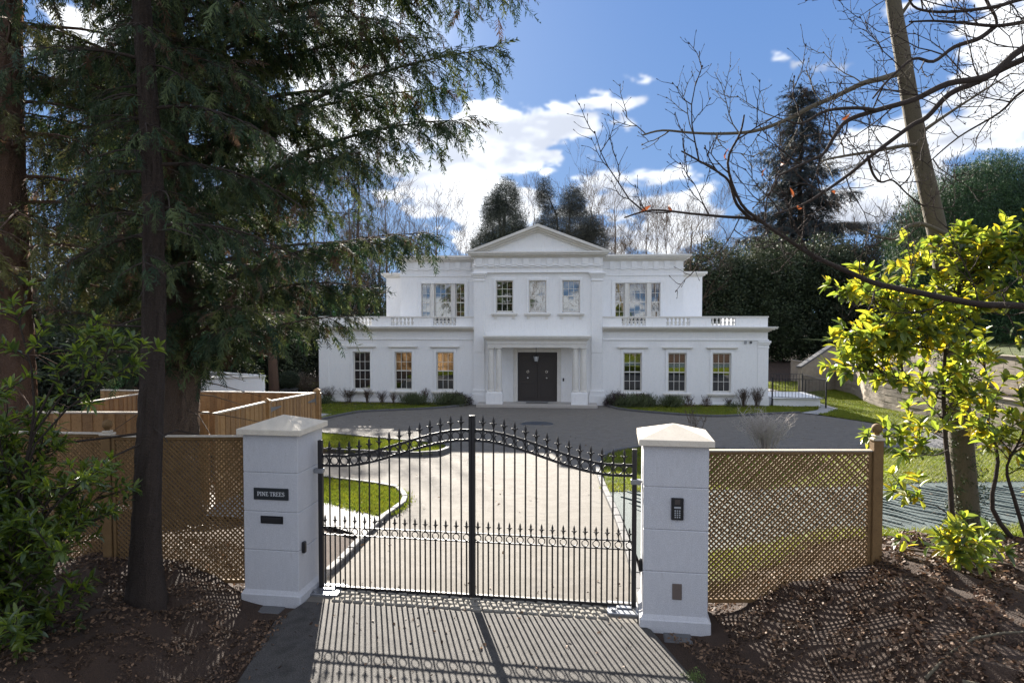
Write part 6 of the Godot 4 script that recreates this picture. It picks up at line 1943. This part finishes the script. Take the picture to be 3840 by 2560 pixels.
	# chain-link fence right of the ball post
	var cl := thing("chain_link_fence", "sagging grey chain-link fence right of the ball post", "fence", Vector3(5.28, 0, -9.6), -0.03)
	var wm := MB.new()
	var L := 7.0; var y0 := 0.35; var y1 := 2.15
	var n := int((L + y1 - y0) / 0.075)
	for d in 2:
		for q in n:
			var u := q * 0.075
			var a := Vector2(u, y0) if d == 0 else Vector2(L - u, y0)
			var dx := -1.0 if d == 0 else 1.0
			var t1 := y1 - y0
			if d == 0: t1 = minf(t1, a.x)
			else: t1 = minf(t1, L - a.x)
			var t0 := maxf(0.0, a.x - L) if d == 0 else maxf(0.0, -a.x)
			if t1 - t0 < 0.05: continue
			var p := []
			for s in 4:
				var t := lerpf(t0, t1, s / 3.0)
				var x := a.x + dx * t
				p.append(Vector3(x, a.y + t - 0.05 * sin(x * 2.0), 0.03 * sin(x * 1.3) + (0.004 if d else -0.004)))
			wm.tube(p, [0.0011, 0.0011, 0.0011, 0.0011], 3, false)
	part("wire_mesh", wm.mesh(M.old_wire), cl).set_meta("kind", "stuff")
	for x in [3.1, 6.2]:
		var pm2 := MB.new()
		pm2.tube([Vector3(x, -0.3, -0.04), Vector3(x, 2.2, -0.04)], [0.02, 0.02], 8)
		part("post", pm2.mesh(M.old_wire), cl)

func terrace(outline: Array, y: float) -> MB:
	var poly := PackedVector2Array()
	for i in range(0, outline.size(), 2): poly.append(Vector2(outline[i], outline[i + 1]))
	var mb := MB.new()
	var idx := Geometry2D.triangulate_polygon(poly)
	for i in range(0, idx.size(), 3):
		var q := []
		for k in 3: q.append(Vector3(poly[idx[i + k]].x, y, poly[idx[i + k]].y))
		if (q[1] - q[0]).cross(q[2] - q[0]).y < 0: mb.tri(q[0], q[2], q[1])
		else: mb.tri(q[0], q[1], q[2])
	return mb

func retaining(label: String, line: Array, y0: float, y1: float, courses: int) -> void:
	var o := thing("sleeper_wall", label, "retaining wall")
	var h := (y1 - y0) / courses
	for c in courses:
		for i in line.size() - 1:
			var a: Vector2 = line[i]; var b: Vector2 = line[i + 1]
			if c % 2 == 1 and i > 0: a = a.lerp(line[i - 1], 0.45)
			if c % 2 == 1 and i < line.size() - 2: b = b.lerp(line[i], 0.45)
			var d := (b - a).normalized() * 0.004
			var mb := MB.new()
			var y := y0 + (c + 0.5) * h
			var out := rng.randf_range(-0.006, 0.006)
			var nn := Vector2(d.y, -d.x).normalized() * out
			mb.bar(Vector3(a.x + d.x + nn.x, y, a.y + d.y + nn.y), Vector3(b.x - d.x + nn.x, y, b.y - d.y + nn.y), 0.14, h - 0.008, 0.006)
			part("sleeper", mb.mesh(M.sleeper_timber), o)
	var cp := MB.new()
	for i in line.size() - 1: cp.bar(Vector3(line[i].x, y1 + 0.025, line[i].y), Vector3(line[i + 1].x, y1 + 0.025, line[i + 1].y), 0.24, 0.045, 0.005)
	part("capping", cp.mesh(M.sleeper_timber), o)

# ---------- sky ----------
func sky_image(w: int, h: int) -> Image:
	var nz := FastNoiseLite.new()
	nz.noise_type = FastNoiseLite.TYPE_SIMPLEX_SMOOTH
	nz.frequency = 1.0
	nz.fractal_octaves = 6
	nz.fractal_gain = 0.52
	nz.seed = 12
	# cloud banks: azimuth, elevation (degrees), half widths, weight
	var banks := [[-2.0, 14.6, 4.5, 2.6, 1.0], [3.0, 15.0, 4.5, 2.0, 0.95], [8.0, 17.0, 3.6, 1.7, 0.9], [-6.0, 11.5, 6.0, 3.2, 1.0], [-1.5, 9.0, 5.0, 3.0, 0.85], [7.0, 9.5, 3.4, 2.6, 0.95], [13.0, 8.5, 4.5, 3.0, 1.0], [9.5, 6.0, 6.0, 2.5, 0.8], [22.5, 18.0, 2.6, 1.3, 0.75], [26.0, 8.5, 5.0, 2.5, 0.9], [28.5, 11.0, 5.0, 2.4, 1.0], [32.0, 13.5, 6.0, 3.0, 1.0], [36.5, 16.5, 6.0, 2.8, 1.0], [36.0, 20.0, 5.0, 1.6, 0.8], [-14.0, 17.0, 7.0, 6.0, 0.9], [-22.0, 12.0, 6.0, 4.0, 0.7], [-17.0, 23.0, 6.0, 4.0, 0.75], [-30.0, 19.0, 5.0, 4.0, 0.6]]
	var sun := Vector3(sin(SUN_AZ) * cos(SUN_EL), sin(SUN_EL), -cos(SUN_AZ) * cos(SUN_EL))
	var data := PackedFloat32Array()
	data.resize(w * h * 3)
	var sc := SKY_GAIN
	for j in h:
		var el := (0.5 - (j + 0.5) / h) * PI
		if el < -0.02:
			var g := Vector3(0.20, 0.19, 0.17) * sc
			for i in w:
				var o2 := (j * w + i) * 3
				data[o2] = g.x; data[o2 + 1] = g.y; data[o2 + 2] = g.z
			continue
		var ce := cos(el); var se := sin(el)
		var eld := rad_to_deg(el)
		for i in w:
			var az := (i + 0.5) / w * TAU
			if az > PI: az -= TAU
			var dir := Vector3(sin(az) * ce, se, -cos(az) * ce)
			var t := pow(1.0 - clampf(se, 0, 1), 3.0)
			var col := Vector3(0.100, 0.218, 0.53).lerp(Vector3(0.27, 0.45, 0.73), t)
			var cs := dir.dot(sun)
			var glow := exp((cs - 1.0) * 26.0)
			col += Vector3(0.16, 0.16, 0.15) * glow + Vector3(0.9, 0.85, 0.75) * exp((cs - 1.0) * 320.0)
			# clouds: flattened with height above the horizon
			var azd := rad_to_deg(az)
			var bank := 0.0
			var s := 1.0 / (se + 0.35)
			var cp := Vector3(dir.x * s * 2.6, dir.y * 7.5, dir.z * s * 2.6)
			var f := nz.get_noise_3dv(cp)
			var fine := nz.get_noise_3dv(cp * 3.1 + Vector3(5, 2, 1))
			var wx := azd + 5.0 * f + 2.2 * fine
			var wy := eld + 2.6 * nz.get_noise_3dv(cp * 1.7 + Vector3(9, 4, 3)) + 1.2 * fine
			if absf(azd) < 60.0:
				for b in banks:
					var dx: float = (wx - b[0]) / b[2]; var dy: float = (wy - b[1]) / b[3]
					var q := dx * dx + dy * dy
					if q < 6.0: bank = maxf(bank, b[4] * exp(-q * 0.8))
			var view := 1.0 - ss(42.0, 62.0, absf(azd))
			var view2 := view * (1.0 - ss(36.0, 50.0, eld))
			# in view the cloud banks stand where they are; unseen sky gets added cloud to fill the shaded walls
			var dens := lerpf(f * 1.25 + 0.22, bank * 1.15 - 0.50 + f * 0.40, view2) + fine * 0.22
			var a := ss(0.0, 0.20, dens)
			if a > 0.0:
				var up := nz.get_noise_3dv(cp + Vector3(0, 0.22, 0))
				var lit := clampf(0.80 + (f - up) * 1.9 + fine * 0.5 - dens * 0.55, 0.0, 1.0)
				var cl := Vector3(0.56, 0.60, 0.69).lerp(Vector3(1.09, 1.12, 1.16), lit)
				cl *= 1.0 + 0.3 * glow + 0.30 * clampf(-cs, 0.0, 1.0)  # clouds opposite the sun, out of view, brightened to lift wall fill
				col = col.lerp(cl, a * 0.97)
			var o := (j * w + i) * 3
			data[o] = col.x * sc; data[o + 1] = col.y * sc; data[o + 2] = col.z * sc
	return Image.create_from_data(w, h, false, Image.FORMAT_RGBF, data.to_byte_array())

const EXPOSURE := 4.05
const SKY_GAIN := 0.305

func _ready() -> void:
	# camera
	var cam := Camera3D.new()
	cam.name = "camera"
	add_child(cam)
	cam.position = Vector3(0, 3.48, 0)
	cam.rotation = Vector3(deg_to_rad(-2.0), 0, 0)
	cam.fov = 53.13
	cam.near = 0.1
	cam.far = 1500.0
	cam.current = true
	# sky and exposure
	var we := WorldEnvironment.new()
	we.name = "world_environment"
	var env := Environment.new()
	env.background_mode = Environment.BG_SKY
	var sky := Sky.new()
	var pan := PanoramaSkyMaterial.new()
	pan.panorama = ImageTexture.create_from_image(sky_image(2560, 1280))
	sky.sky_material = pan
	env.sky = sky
	env.tonemap_mode = Environment.TONE_MAPPER_LINEAR
	env.tonemap_exposure = EXPOSURE
	env.sdfgi_enabled = true
	env.ssao_enabled = true
	env.ssil_enabled = true
	we.environment = env
	add_child(we)
	# low winter sun ahead and to the left
	var sun := DirectionalLight3D.new()
	sun.name = "sun"
	sun.light_color = lin(1.0, 0.93, 0.83)
	sun.light_energy = 1.6
	sun.light_angular_distance = 0.5
	sun.shadow_enabled = true
	sun.rotation = Vector3(-SUN_EL, PI - SUN_AZ, 0)
	add_child(sun)
	rng.seed = 2024
	make_materials()
	build_ground()
	build_added_lane()
	build_house()
	build_front()
	build_far_plants()
	build_garden()
	build_near_plants()
	build_litter()
